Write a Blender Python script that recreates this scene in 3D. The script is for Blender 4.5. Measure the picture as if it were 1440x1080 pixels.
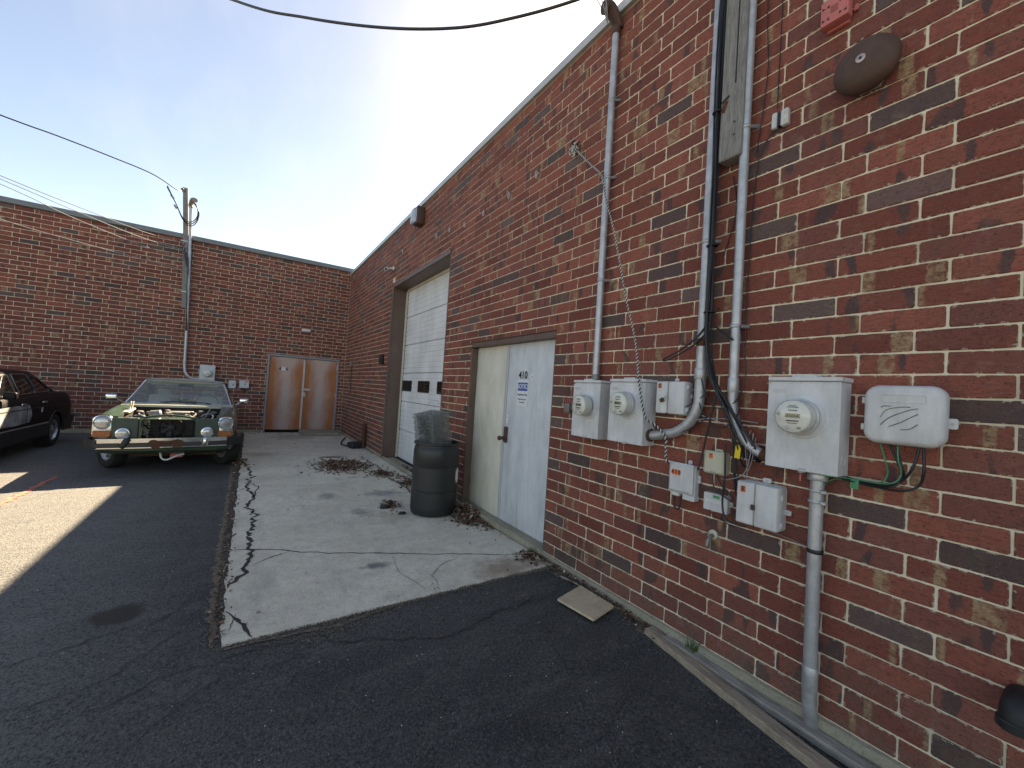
import bpy, bmesh, math, random
from mathutils import Vector, Matrix, noise
R = math.radians
random.seed(7)
for o in list(bpy.data.objects): bpy.data.objects.remove(o)
scene = bpy.context.scene
COL = scene.collection

# ---------------------------------------------------------------- camera
CAMP = Vector((-2.5376, 0.0, 1.527)); FPX = 576.8
YAW, PIT, ROL = R(32.833), R(1.2456), R(3.671)
def cam_dir(x, y, w):
    c, s = math.cos(ROL), math.sin(ROL); r = x*c-y*s; up = x*s+y*c
    c, s = math.cos(PIT), math.sin(PIT); u2 = up*c+w*s; w2 = -up*s+w*c
    c, s = math.cos(YAW), math.sin(YAW)
    return Vector((r*c+w2*s, -r*s+w2*c, u2))
cr, cu, cf = cam_dir(1, 0, 0), cam_dir(0, 1, 0), cam_dir(0, 0, 1)
cam_data = bpy.data.cameras.new('camera'); cam = bpy.data.objects.new('camera', cam_data); COL.objects.link(cam)
m = Matrix((cr, cu, -cf)).transposed().to_4x4(); m.translation = CAMP
cam.matrix_world = m
cam_data.sensor_width = 36.0; cam_data.lens = FPX/1440*36.0
cam_data.clip_start = 0.05; cam_data.clip_end = 2000
scene.camera = cam
scene.render.resolution_x, scene.render.resolution_y = 1024, 768

# ---------------------------------------------------------------- sky, sun, exposure
SUN = Vector((0.764, 0.95, 1.0)).normalized()
EL = math.asin(SUN.z); AZ = math.atan2(SUN.x, SUN.y)
world = bpy.data.worlds.new('World'); scene.world = world; world.use_nodes = True
wn = world.node_tree; wn.nodes.clear()
sky = wn.nodes.new('ShaderNodeTexSky'); sky.sky_type = 'NISHITA'; sky.sun_disc = False
sky.sun_elevation = EL; sky.sun_rotation = AZ; sky.altitude = 1500
sky.air_density = 0.8; sky.dust_density = 1.0; sky.ozone_density = 3.6
bg = wn.nodes.new('ShaderNodeBackground'); bg.inputs[1].default_value = 0.054
wo = wn.nodes.new('ShaderNodeOutputWorld')
tc = wn.nodes.new('ShaderNodeTexCoord'); mp = wn.nodes.new('ShaderNodeMapping')
mp.inputs['Rotation'].default_value = (R(20), R(-28), R(35)); mp.inputs['Scale'].default_value = (5.0, 0.7, 3.2)
nz = wn.nodes.new('ShaderNodeTexNoise'); nz.inputs['Scale'].default_value = 1.5; nz.inputs['Detail'].default_value = 5; nz.inputs['Roughness'].default_value = 0.52
rp = wn.nodes.new('ShaderNodeValToRGB'); rp.color_ramp.elements[0].position = .46; rp.color_ramp.elements[1].position = .80
rp.color_ramp.elements[1].color = (.07, .07, .07, 1)
mx = wn.nodes.new('ShaderNodeMixRGB'); mx.blend_type = 'SCREEN'
br = wn.nodes.new('ShaderNodeMixRGB'); br.inputs[2].default_value = (5.5, 5.7, 5.8, 1)
wn.links.new(tc.outputs['Generated'], mp.inputs[0]); wn.links.new(mp.outputs[0], nz.inputs['Vector'])
wn.links.new(nz.outputs[0], rp.inputs[0]); wn.links.new(rp.outputs[0], br.inputs[0]); wn.links.new(sky.outputs[0], br.inputs[1])
wn.links.new(br.outputs[0], bg.inputs[0]); wn.links.new(bg.outputs[0], wo.inputs[0])
wn.nodes.remove(mx)
sd = bpy.data.lights.new('sun', 'SUN'); sd.energy = 3.5; sd.angle = R(0.53); sd.color = (1.0, .985, .96)
so = bpy.data.objects.new('sun', sd); COL.objects.link(so); so.rotation_euler = SUN.to_track_quat('Z', 'Y').to_euler(); so.location = (10, 10, 20)
vs = scene.view_settings; vs.view_transform = 'Standard'; vs.look = 'None'; vs.exposure = 2.8; vs.gamma = 1.0; vs.use_curve_mapping = False
vs.use_white_balance = True; vs.white_balance_temperature = 10800; vs.white_balance_tint = 12
scene.render.engine = 'CYCLES'

# ---------------------------------------------------------------- node helpers
class NT:
    def __init__(s, name):
        s.m = bpy.data.materials.new(name); s.m.use_nodes = True; s.t = s.m.node_tree
        s.b = s.t.nodes['Principled BSDF']
    def n(s, typ, **kw):
        nd = s.t.nodes.new('ShaderNode'+typ)
        for k, v in kw.items():
            if hasattr(nd, k): setattr(nd, k, v)
            else: s.put(nd.inputs[k.replace('_', ' ')], v)
        return nd
    def put(s, sock, v):
        if isinstance(v, bpy.types.NodeSocket): s.t.links.new(v, sock)
        elif isinstance(v, (tuple, list)) and len(v) == 3 and len(sock.default_value) == 4: sock.default_value = (*v, 1)
        else: sock.default_value = v
    def math(s, op, a, b=None, c=None):
        nd = s.t.nodes.new('ShaderNodeMath'); nd.operation = op
        for i, v in enumerate((a, b, c)):
            if v is not None: s.put(nd.inputs[i], v)
        return nd.outputs[0]
    def mix(s, f, a, b, mode='MIX'):
        nd = s.t.nodes.new('ShaderNodeMixRGB'); nd.blend_type = mode
        s.put(nd.inputs[0], f); s.put(nd.inputs[1], a); s.put(nd.inputs[2], b); return nd.outputs[0]
    def ramp(s, f, *st):
        nd = s.t.nodes.new('ShaderNodeValToRGB'); e = nd.color_ramp.elements
        while len(e) < len(st): e.new(.5)
        for i, (p, c) in enumerate(st):
            e[i].position = p; e[i].color = (c, c, c, 1) if isinstance(c, (int, float)) else (*c, 1)
        s.put(nd.inputs[0], f); return nd.outputs[0]
    def noise(s, vec, scale, detail=4, rough=.55, dist=0):
        nd = s.t.nodes.new('ShaderNodeTexNoise'); s.put(nd.inputs['Vector'], vec)
        nd.inputs['Scale'].default_value = scale; nd.inputs['Detail'].default_value = detail
        nd.inputs['Roughness'].default_value = rough; nd.inputs['Distortion'].default_value = dist
        return nd.outputs[0]
    def obj(s): return s.n('TexCoord').outputs['Object']
    def pos(s): return s.n('NewGeometry').outputs['Position']
    def scl(s, vec, sx, sy, sz, loc=(0, 0, 0)):
        nd = s.n('Mapping'); s.put(nd.inputs[0], vec); nd.inputs['Scale'].default_value = (sx, sy, sz); nd.inputs['Location'].default_value = loc
        return nd.outputs[0]
    def bump(s, h, strength=.3, dist=.01):
        nd = s.t.nodes.new('ShaderNodeBump'); nd.inputs['Strength'].default_value = strength; nd.inputs['Distance'].default_value = dist
        s.put(nd.inputs['Height'], h); s.t.links.new(nd.outputs[0], s.b.inputs['Normal'])
    def fin(s, col=None, rough=.6, metal=0, spec=None, coat=0):
        if col is not None: s.put(s.b.inputs['Base Color'], col)
        s.put(s.b.inputs['Roughness'], rough); s.put(s.b.inputs['Metallic'], metal)
        if spec is not None: s.b.inputs['Specular IOR Level'].default_value = spec
        if coat: s.b.inputs['Coat Weight'].default_value = coat; s.b.inputs['Coat Roughness'].default_value = .08
        return s.m
MATS = {}
def plain(name, col, rough=.6, metal=0, var=.25, scale=14, bump=0, bscale=60, spec=None, coat=0, dirt=None, dcol=(.12, .09, .06)):
    if name in MATS: return MATS[name]
    t = NT(name); p = t.obj()
    n = t.noise(p, scale, 5, .6)
    c = t.mix(t.ramp(n, (.3, 0), (.75, 1)), tuple(x*(1-var) for x in col), tuple(min(1, x*(1+var*.6)) for x in col))
    if dirt:
        d = t.ramp(t.noise(t.scl(p, 1, 1, .35), scale*.6, 6, .65), (.5, 0), (.72, dirt)); c = t.mix(d, c, dcol)
    r = t.math('ADD', t.math('MULTIPLY', t.noise(p, scale*2.3, 3), .22), rough-.11)
    if bump: t.bump(t.noise(p, bscale, 4), bump, .004)
    MATS[name] = t.fin(c, r, metal, spec, coat); return MATS[name]

def brick_mat(name, axis, ph_even, ph_odd):
    t = NT(name); p = t.pos(); s = t.n('SeparateXYZ'); t.put(s.inputs[0], p)
    u, z = s.outputs[axis], s.outputs[2]
    row = t.math('FLOOR', t.math('DIVIDE', z, .1016))
    odd = t.math('MODULO', t.math('ABSOLUTE', row), 2.0)
    ph = t.math('ADD', ph_even, t.math('MULTIPLY', odd, ph_odd-ph_even))
    cu_ = t.math('DIVIDE', t.math('SUBTRACT', u, ph), .3048)
    col = t.math('FLOOR', cu_); fu = t.math('SUBTRACT', cu_, col); fz = t.math('SUBTRACT', t.math('DIVIDE', z, .1016), row)
    idv = t.n('CombineXYZ'); t.put(idv.inputs[0], col); t.put(idv.inputs[1], row); idv.inputs[2].default_value = 3.7
    wnz = t.n('TexWhiteNoise'); t.put(wnz.inputs['Vector'], idv.outputs[0])
    sc = t.n('SeparateColor'); t.put(sc.inputs[0], wnz.outputs['Color'])
    r1, r2, r3 = sc.outputs[0], sc.outputs[1], sc.outputs[2]
    fine = t.noise(p, 90, 2, .65); med = t.noise(p, 26, 2, .6)
    # red clay, brick to brick
    red = t.mix(r1, (.19, .046, .033), (.385, .112, .074))
    red = t.mix(t.ramp(r2, (.55, 0), (.95, .65)), red, (.215, .078, .066))
    red = t.mix(t.ramp(med, (.35, .3), (.65, 0)), red, (.17, .052, .043))
    # bands of flashing across the brick length
    wob = t.math('MULTIPLY', t.math('SUBTRACT', t.noise(p, 55, 1), .5), .07)
    bx = t.math('ADD', fu, wob)
    v1 = t.n('CombineXYZ'); t.put(v1.inputs[0], t.math('MULTIPLY', bx, 2.6)); t.put(v1.inputs[1], t.math('MULTIPLY', col, 3.31)); t.put(v1.inputs[2], t.math('MULTIPLY', row, 1.77))
    n1 = t.noise(v1.outputs[0], 1.0, 1, .4)
    v2 = t.n('CombineXYZ'); t.put(v2.inputs[0], t.math('MULTIPLY', bx, 3.0)); t.put(v2.inputs[1], t.math('ADD', t.math('MULTIPLY', col, 2.13), 40.)); t.put(v2.inputs[2], t.math('ADD', t.math('MULTIPLY', row, 2.41), t.math('MULTIPLY', fz, .35)))
    n2 = t.noise(v2.outputs[0], 1.0, 1, .4)
    tan = t.ramp(n1, (.65, 0), (.675, .8)); tan = t.math('MULTIPLY', tan, t.ramp(med, (.36, .25), (.55, 1)))
    dark = t.ramp(n2, (.645, 0), (.675, .8))
    c = t.mix(tan, red, t.mix(med, (.24, .15, .08), (.52, .38, .21)))
    c = t.mix(dark, c, (.058, .048, .050))
    c = t.mix(t.ramp(r3, (.895, 0), (.905, .9)), c, t.mix(r1, (.062, .052, .052), (.14, .105, .098)))
    c = t.mix(t.ramp(t.noise(p, 9, 4, .7), (.48, 0), (.68, .34)), c, (.19, .095, .06))
    c = t.mix(t.ramp(t.noise(t.scl(p, 1, 1, .13), 3.2, 4, .6), (.54, 0), (.74, .28)), c, (.125, .064, .05))
    gr = t.math('MULTIPLY', t.ramp(z, (.0, 1), (.42, 0)), t.ramp(t.noise(p, 5, 5, .7), (.38, 0), (.6, .75))); c = t.mix(gr, c, (.15, .11, .085))
    # pits and pale lime smears
    c = t.mix(t.ramp(t.noise(t.scl(p, 1, 1, 1.8) if axis == 1 else t.scl(p, 1, 1, 1.8), 70, 3, .7), (.33, .9), (.43, 0)), c, (.04, .02, .018))
    c = t.mix(t.ramp(t.noise(t.scl(p, 1, 1, 5), 22, 3, .7), (.36, .45), (.52, 0)), c, (.10, .032, .028))
    c = t.mix(t.ramp(t.noise(p, 7, 3, .7), (.60, 0), (.80, .28)), c, (.36, .27, .22))
    c = t.mix(t.ramp(t.noise(p, 140, 2), (.68, 0), (.75, .55)), c, (.42, .33, .27))
    eu = t.math('MULTIPLY', t.math('MINIMUM', fu, t.math('SUBTRACT', 1., fu)), .3048); ez = t.math('MULTIPLY', t.math('MINIMUM', fz, t.math('SUBTRACT', 1., fz)), .1016)
    ed = t.math('SUBTRACT', t.math('MINIMUM', eu, ez), t.math('MULTIPLY', t.math('SUBTRACT', t.noise(p, 30, 3, .75), .56), .06))
    c = t.mix(t.ramp(ed, (.0035, .85), (.0065, 0)), c, (.52, .45, .34))
    h = t.math('ADD', t.math('MULTIPLY', fine, .7), t.math('MULTIPLY', t.noise(t.scl(p, 1, 1, .35), 160, 1), .5))
    t.bump(h, .8, .005)
    return t.fin(c, t.math('ADD', .68, t.math('MULTIPLY', fine, .25)), 0, .3)
def mortar_mat():
    t = NT('mortar'); p = t.pos()
    c = t.mix(t.noise(p, 30, 5, .65), (.72, .61, .45), (.93, .82, .63))
    c = t.mix(t.ramp(t.noise(p, 2.2, 4), (.52, 0), (.72, .6)), c, (.34, .29, .22))
    t.bump(t.noise(p, 180, 4, .7), .7, .005); return t.fin(c, .95, 0, .2)
def asphalt_mat():
    t = NT('asphalt'); p = t.pos(); s = t.n('SeparateXYZ'); t.put(s.inputs[0], p)
    big = t.noise(p, .9, 6, .62); med = t.noise(p, 9, 5, .6); fine = t.noise(p, 75, 3, .7)
    vo = t.n('TexVoronoi', Scale=115.); t.put(vo.inputs['Vector'], p)
    vc = t.n('SeparateColor'); t.put(vc.inputs[0], vo.outputs['Color'])
    c = t.mix(t.ramp(big, (.35, 0), (.7, 1)), (.048, .0475, .048), (.100, .097, .091))
    c = t.mix(t.ramp(t.noise(t.scl(p, .6, 1.6, 1), 3.1, 6, .7), (.46, 0), (.68, .75)), c, (.115, .110, .10))
    # weathered, sandy part of the lot further out
    wx = t.math('ADD', s.outputs[0], t.math('MULTIPLY', t.math('SUBTRACT', big, .5), 1.2))
    old = t.ramp(t.math('MULTIPLY', t.math('ADD', wx, 2.75), -1.0), (.0, 0), (.9, 1))
    oldc = t.mix(t.noise(t.scl(p, 1, 2.2, 1), 2.3, 7, .72), (.088, .089, .090), (.235, .236, .230))
    c = t.mix(t.math('MULTIPLY', old, .8), c, oldc)
    c = t.mix(t.ramp(vc.outputs[0], (.80, 0), (.9, .28)), c, (.12, .115, .10))
    c = t.mix(t.ramp(vc.outputs[1], (.97, 0), (.985, .35)), c, (.22, .215, .20))
    c = t.mix(t.ramp(fine, (.34, .85), (.52, 0)), c, (.014, .014, .016)); c = t.mix(t.ramp(fine, (.56, 0), (.70, .8)), c, (.17, .166, .155))
    # oil stain
    d = t.n('VectorMath', operation='LENGTH'); t.put(d.inputs[0], t.scl(p, 1.0, 1.15, 0, (3.14, -4.10, 0)))
    st = t.ramp(t.math('ADD', d.outputs['Value'], t.math('MULTIPLY', t.math('SUBTRACT', med, .5), .16)), (.12, .93), (.165, 0))
    c = t.mix(st, c, (.016, .013, .009))
    rg = t.math('SUBTRACT', t.math('ADD', .78, t.math('MULTIPLY', med, .2)), t.math('MULTIPLY', st, .35))
    h = t.math('ADD', vo.outputs['Distance'], t.math('MULTIPLY', fine, .6)); t.bump(h, .8, .006)
    return t.fin(c, rg, 0, .35)
def concrete_mat(name='concrete', stains=(), dim=1.0):
    t = NT(name); p = t.pos()
    big = t.noise(p, 1.1, 6, .65); med = t.noise(p, 11, 5, .65); fine = t.noise(p, 160, 3, .6)
    c = t.mix(t.ramp(big, (.3, 0), (.72, 1)), (.60, .545, .435), (.80, .735, .60))
    c = t.mix(t.ramp(med, (.36, .32), (.58, 0)), c, (.36, .33, .27))
    c = t.mix(t.ramp(t.noise(t.scl(p, 1.5, .5, 1), 2.4, 6, .7), (.56, 0), (.72, .45)), c, (.28, .265, .24))
    c = t.mix(t.ramp(t.noise(p, 70, 3, .7), (.34, .45), (.48, 0)), c, (.26, .235, .195))
    c = t.mix(t.ramp(t.noise(p, 75, 2), (.62, 0), (.70, .6)), c, (.85, .81, .72))
    for (x, y, r, col, k, ax) in stains:
        d = t.n('VectorMath', operation='LENGTH'); t.put(d.inputs[0], t.scl(p, 1.0, ax, 0, (-x, -y*ax, 0)))
        f = t.ramp(t.math('ADD', d.outputs['Value'], t.math('MULTIPLY', t.math('SUBTRACT', med, .5), r*1.6)), (r*.35, k), (r*1.15, 0))
        c = t.mix(f, c, col)
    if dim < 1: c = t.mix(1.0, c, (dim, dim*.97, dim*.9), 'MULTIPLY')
    t.bump(t.math('ADD', fine, t.math('MULTIPLY', med, .8)), .45, .004)
    return t.fin(c, .92, 0, .25)
def glass_mat(name, tint=(.75, .82, .80), dens=.35, rough=.02, body=(.02, .025, .025)):
    t = NT(name); t.t.nodes.remove(t.b)
    tr = t.n('BsdfTransparent'); tr.inputs[0].default_value = (*tint, 1)
    gl = t.n('BsdfGlossy'); gl.inputs['Roughness'].default_value = rough
    df = t.n('BsdfDiffuse'); df.inputs[0].default_value = (*body, 1)
    fr = t.n('LayerWeight'); fv = t.math('POWER', fr.outputs['Facing'], 4.5)
    a = t.n('MixShader'); a.inputs[0].default_value = dens; t.put(a.inputs[1], tr.outputs[0]); t.put(a.inputs[2], df.outputs[0])
    b = t.n('MixShader'); t.put(b.inputs[0], t.math('ADD', t.math('MULTIPLY', fv, .93), .06)); t.put(b.inputs[1], a.outputs[0]); t.put(b.inputs[2], gl.outputs[0])
    out = [n for n in t.t.nodes if n.type == 'OUTPUT_MATERIAL'][0]; t.put(out.inputs[0], b.outputs[0]); return t.m
def wood_mat(name, a, b, axis_scale, bump=.5):
    t = NT(name); p = t.obj(); g = t.noise(t.scl(p, *axis_scale), 9, 6, .65, .6)
    c = t.mix(t.ramp(g, (.3, 0), (.7, 1)), a, b)
    c = t.mix(t.ramp(t.noise(t.scl(p, *[q*1.8 for q in axis_scale]), 14, 3), (.30, .75), (.42, 0)), c, tuple(q*.35 for q in a))
    c = t.mix(t.ramp(t.noise(p, 6, 5), (.5, 0), (.75, .5)), c, tuple(q*.6 for q in a))
    t.bump(g, bump, .006); return t.fin(c, .88, 0, .2)
def streak_door_mat(name, base, stain, k=.5, sc=9):
    t = NT(name); p = t.obj()
    s1 = t.noise(t.scl(p, 1, 1, .12), sc*1.6, 6, .65); s2 = t.noise(t.scl(p, 1, 1, .5), sc*.5, 6, .7); f = t.noise(p, 60, 4, .7)
    sx = t.n('SeparateXYZ'); t.put(sx.inputs[0], p)
    low = t.ramp(sx.outputs[2], (.0, 1), (1.0, .3))
    c = t.mix(t.ramp(s2, (.3, 0), (.7, 1)), tuple(q*.72 for q in base), base)
    c = t.mix(t.math('MULTIPLY', t.ramp(s1, (.5, 0), (.75, k)), low), c, stain)
    c = t.mix(t.ramp(f, (.62, 0), (.72, k*.7)), c, tuple(q*.55 for q in stain))
    t.bump(t.noise(p, 3.2, 3), .12, .05)
    return t.fin(c, t.math('ADD', .38, t.math('MULTIPLY', s2, .25)), 0, .4)
def rust_door_mat():
    t = NT('rusted_paint'); p = t.obj(); s = t.n('SeparateXYZ'); t.put(s.inputs[0], p)
    # leaf local x runs -.46 .. .46: rust creeps in from both edges
    e = t.math('DIVIDE', t.math('ABSOLUTE', s.outputs[0]), .46)
    n = t.noise(t.scl(p, 1, 1, .35), 4.5, 6, .68); n2 = t.noise(p, 40, 5, .7)
    top = t.ramp(s.outputs[2], (.93, 0), (1.0, .5))
    f = t.math('ADD', e, t.math('MULTIPLY', t.math('SUBTRACT', n, .5), 1.1))
    zz = t.math('MULTIPLY', t.math('SUBTRACT', s.outputs[2], 1.75), .9); f = t.math('SUBTRACT', f, t.math('MAXIMUM', zz, 0.))
    f = t.math('ADD', f, t.math('MULTIPLY', t.math('SUBTRACT', n2, .5), .25))
    ru = t.ramp(f, (.12, .30), (.70, .97))
    rc = t.mix(n2, (.33, .090, .028), (.54, .205, .085))
    c = t.mix(t.noise(p, 5, 5), (.52, .43, .405), (.62, .54, .51)); c = t.mix(ru, c, rc)
    t.bump(n2, .25, .003); return t.fin(c, .72, 0, .3)
def leaf_mat():
    t = NT('dead_leaf'); o = t.n('NewGeometry').outputs['Random Per Island']
    c = t.ramp(o, (0, (.055, .030, .022)), (.35, (.13, .066, .043)), (.7, (.20, .115, .08)), (.9, (.30, .20, .14)), (1, (.55, .46, .38)))
    return t.fin(c, .85, 0, .2)

K = {}
def setup_mats():
    K['brick_r'] = brick_mat('fired_brick', 1, .275, .172)
    K['brick_l'] = brick_mat('fired_brick_far', 0, .22, .027)
    K['mortar'] = mortar_mat(); K['asphalt'] = asphalt_mat()
    K['concrete'] = concrete_mat('slab_concrete', [(-1.482, 3.616, .13, (.10, .10, .105), .75, 1.7), (-.45, 3.12, .35, (.25, .13, .07), .55, 1.6), (-.95, 9.2, .3, (.17, .075, .05), .85, 1.9),
                                  (-2.2, 9.8, .35, (.33, .23, .14), .5, 1.), (-.95, 4.9, .3, (.34, .24, .15), .45, 1.), (-1.5, 6.1, .16, (.15, .15, .15), .6, .8), (-1.25, 5.2, .14, (.13, .13, .13), .6, .8), (-.75, 6.0, .3, (.16, .16, .17), .6, 1.4), (-1.35, 12.6, .6, (.22, .21, .2), .5, .8)])
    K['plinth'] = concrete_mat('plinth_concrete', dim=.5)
    K['dirt'] = plain('dirt', (.20, .16, .12), .95, var=.6, scale=40, bump=.8, bscale=150)
    K['crack'] = plain('crack_dirt', (.055, .045, .036), .95, var=.6, scale=60, bump=.8, bscale=200)
    K['leaf'] = leaf_mat()
    K['galv'] = plain('galvanized_steel', (.50, .51, .52), .45, .5, .25, 14, .12, 90, dirt=.25, dcol=(.25, .24, .22))
    K['boxgrey'] = streak_door_mat('grey_enamel', (.70, .71, .71), (.38, .36, .32), .55, 14)
    K['boxplast'] = streak_door_mat('grey_plastic', (.70, .70, .69), (.42, .40, .36), .45, 16)
    K['tanplast'] = plain('beige_plastic', (.56, .53, .40), .5, 0, .06, 8, dirt=.2, dcol=(.33, .3, .22))
    K['white'] = plain('white_plastic', (.72, .72, .70), .45, 0, .05, 10)
    K['meterface'] = plain('meter_face', (.74, .73, .66), .5, 0, .05, 20)
    K['lcd'] = plain('lcd', (.20, .21, .15), .3, 0, .05, 20)
    K['black'] = plain('black_rubber', (.014, .014, .015), .55, 0, .3, 20)
    K['blackcable'] = plain('black_cable', (.013, .014, .018), .42, 0, .3, 25)
    K['thinwire'] = plain('grey_wire', (.33, .33, .33), .5, .3, .2, 25)
    K['green'] = plain('green_wire', (.02, .25, .12), .45, 0, .15, 20)
    K['orange'] = plain('orange_sticker', (.82, .17, .05), .5, 0, .06, 20)
    K['yellow'] = plain('yellow_tag', (.80, .55, .03), .5, 0, .05, 20)
    K['ink'] = plain('ink', (.012, .012, .013), .6, 0, .1, 20)
    K['signblue'] = plain('sign_blue', (.02, .11, .38), .5, 0, .1, 20)
    K['signwhite'] = plain('sign_white', (.70, .71, .72), .5, 0, .06, 20)
    K['brownsteel'] = plain('brown_painted_steel', (.135, .083, .064), .5, 0, .18, 5, .05, 40, dirt=.2, dcol=(.2, .15, .12))
    K['coping_light'] = plain('coping_light', (.50, .51, .50), .45, .2, .1, 4)
    K['coping_dark'] = plain('coping_grey', (.17, .18, .185), .5, .2, .15, 4)
    K['rust'] = plain('rust', (.11, .045, .022), .85, 0, .5, 30, .4, 120)
    K['bell'] = plain('bell_bronze_paint', (.095, .048, .034), .7, .0, .25, 16, .1, 80)
    K['redplast'] = plain('faded_red_plastic', (.60, .16, .14), .5, 0, .12, 12)
    K['glass'] = glass_mat('clear_glass', (.96, .97, .96), .04, .03, (.6, .6, .57))
    K['lens'] = glass_mat('lamp_lens', (.75, .8, .82), .45, .08, (.55, .58, .6))
    K['darkglass'] = glass_mat('tinted_glass', (.18, .2, .2), .6, .03, (.01, .012, .013))
    K['carglass'] = glass_mat('car_glass', (.80, .86, .84), .20, .03, (.34, .38, .36))
    K['chrome'] = plain('chrome', (.62, .63, .64), .16, 1.0, .1, 12)
    K['alloy'] = plain('alloy', (.5, .5, .5), .38, .8, .12, 20)
    K['amber'] = plain('amber_lens', (.36, .095, .02), .3, 0, .25, 30)
    K['lampglass'] = plain('lamp_glass', (.50, .50, .47), .12, .35, .25, 26, coat=.6)
    K['reflector'] = plain('reflector', (.75, .75, .74), .12, 1.0, .1, 30)
    K['greenpaint'] = plain('green_car_paint', (.032, .072, .048), .33, 0, .18, 5, coat=.35, dirt=.35, dcol=(.12, .13, .10))
    K['greendark'] = plain('green_panel_paint', (.026, .052, .038), .45, 0, .25, 9, dirt=.3, dcol=(.05, .05, .04))
    K['cowl'] = plain('glare_pale_paint', (.42, .43, .34), .34, 0, .1, 5, coat=.3)  # pale colour stands in for sun glare on the green roof and cowl
    K['blackpaint'] = plain('black_car_paint', (.011, .011, .0125), .40, 0, .2, 5, spec=.12)
    K['cladding'] = plain('dark_cladding', (.022, .022, .024), .45, 0, .2, 8)
    K['tyre'] = plain('tyre', (.018, .017, .016), .85, 0, .4, 24, .4, 90)
    K['engine'] = plain('engine_grime', (.02, .018, .016), .7, .2, .5, 20, .3, 60)
    K['castmetal'] = plain('cast_metal', (.26, .25, .23), .5, .6, .3, 25)
    K['cream'] = plain('cream_vinyl', (.42, .40, .33), .6, 0, .12, 8)
    K['barrel'] = plain('black_polyethylene', (.021, .0215, .0225), .42, 0, .2, 6, .08, 40, dirt=.25, dcol=(.042, .039, .034))
    K['wire'] = plain('galvanized_wire', (.36, .38, .37), .45, .4, .3, 30)
    K['greywood'] = wood_mat('weathered_timber', (.24, .21, .175), (.50, .455, .40), (22, .8, 22), 1.0)
    K['brownwood'] = wood_mat('split_timber', (.27, .19, .13), (.52, .42, .32), (22, .8, 22), 1.0)
    K['postwood'] = wood_mat('weathered_post', (.16, .15, .14), (.33, .32, .30), (12, 12, .7), .6)
    K['ply'] = wood_mat('plywood', (.55, .42, .27), (.72, .58, .40), (2, 9, 2), .15)
    K['doorblue'] = streak_door_mat('door_galvanized', (.68, .715, .74), (.36, .36, .33), .9)
    K['doorcream'] = streak_door_mat('door_cream', (.72, .68, .575), (.56, .51, .40), .6)
    K['garage'] = streak_door_mat('garage_white', (.80, .80, .80), (.55, .52, .46), .35, 5)
    K['trimcream'] = plain('cream_trim', (.55, .51, .42), .55, 0, .12, 6)
    K['rustdoor'] = rust_door_mat()
    K['framegrey'] = plain('door_frame_grey', (.27, .28, .31), .5, 0, .15, 7, dirt=.25, dcol=(.22, .13, .08))
    K['grass'] = plain('weed_green', (.06, .13, .03), .6, 0, .4, 30)
    K['paintorange'] = plain('faded_orange_paint', (.50, .15, .10), .9, 0, .35, 22, .5, 150)
    K['rubber'] = plain('grey_black_rubber', (.02, .02, .023), .6, 0, .3, 12)
    K['ropewhite'] = plain('rope_white', (.62, .60, .56), .9, 0, .15, 60)
    K['hazewhite'] = plain('haze_white', (.55, .55, .54), .6, 0, .1, 20)
setup_mats()

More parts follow.
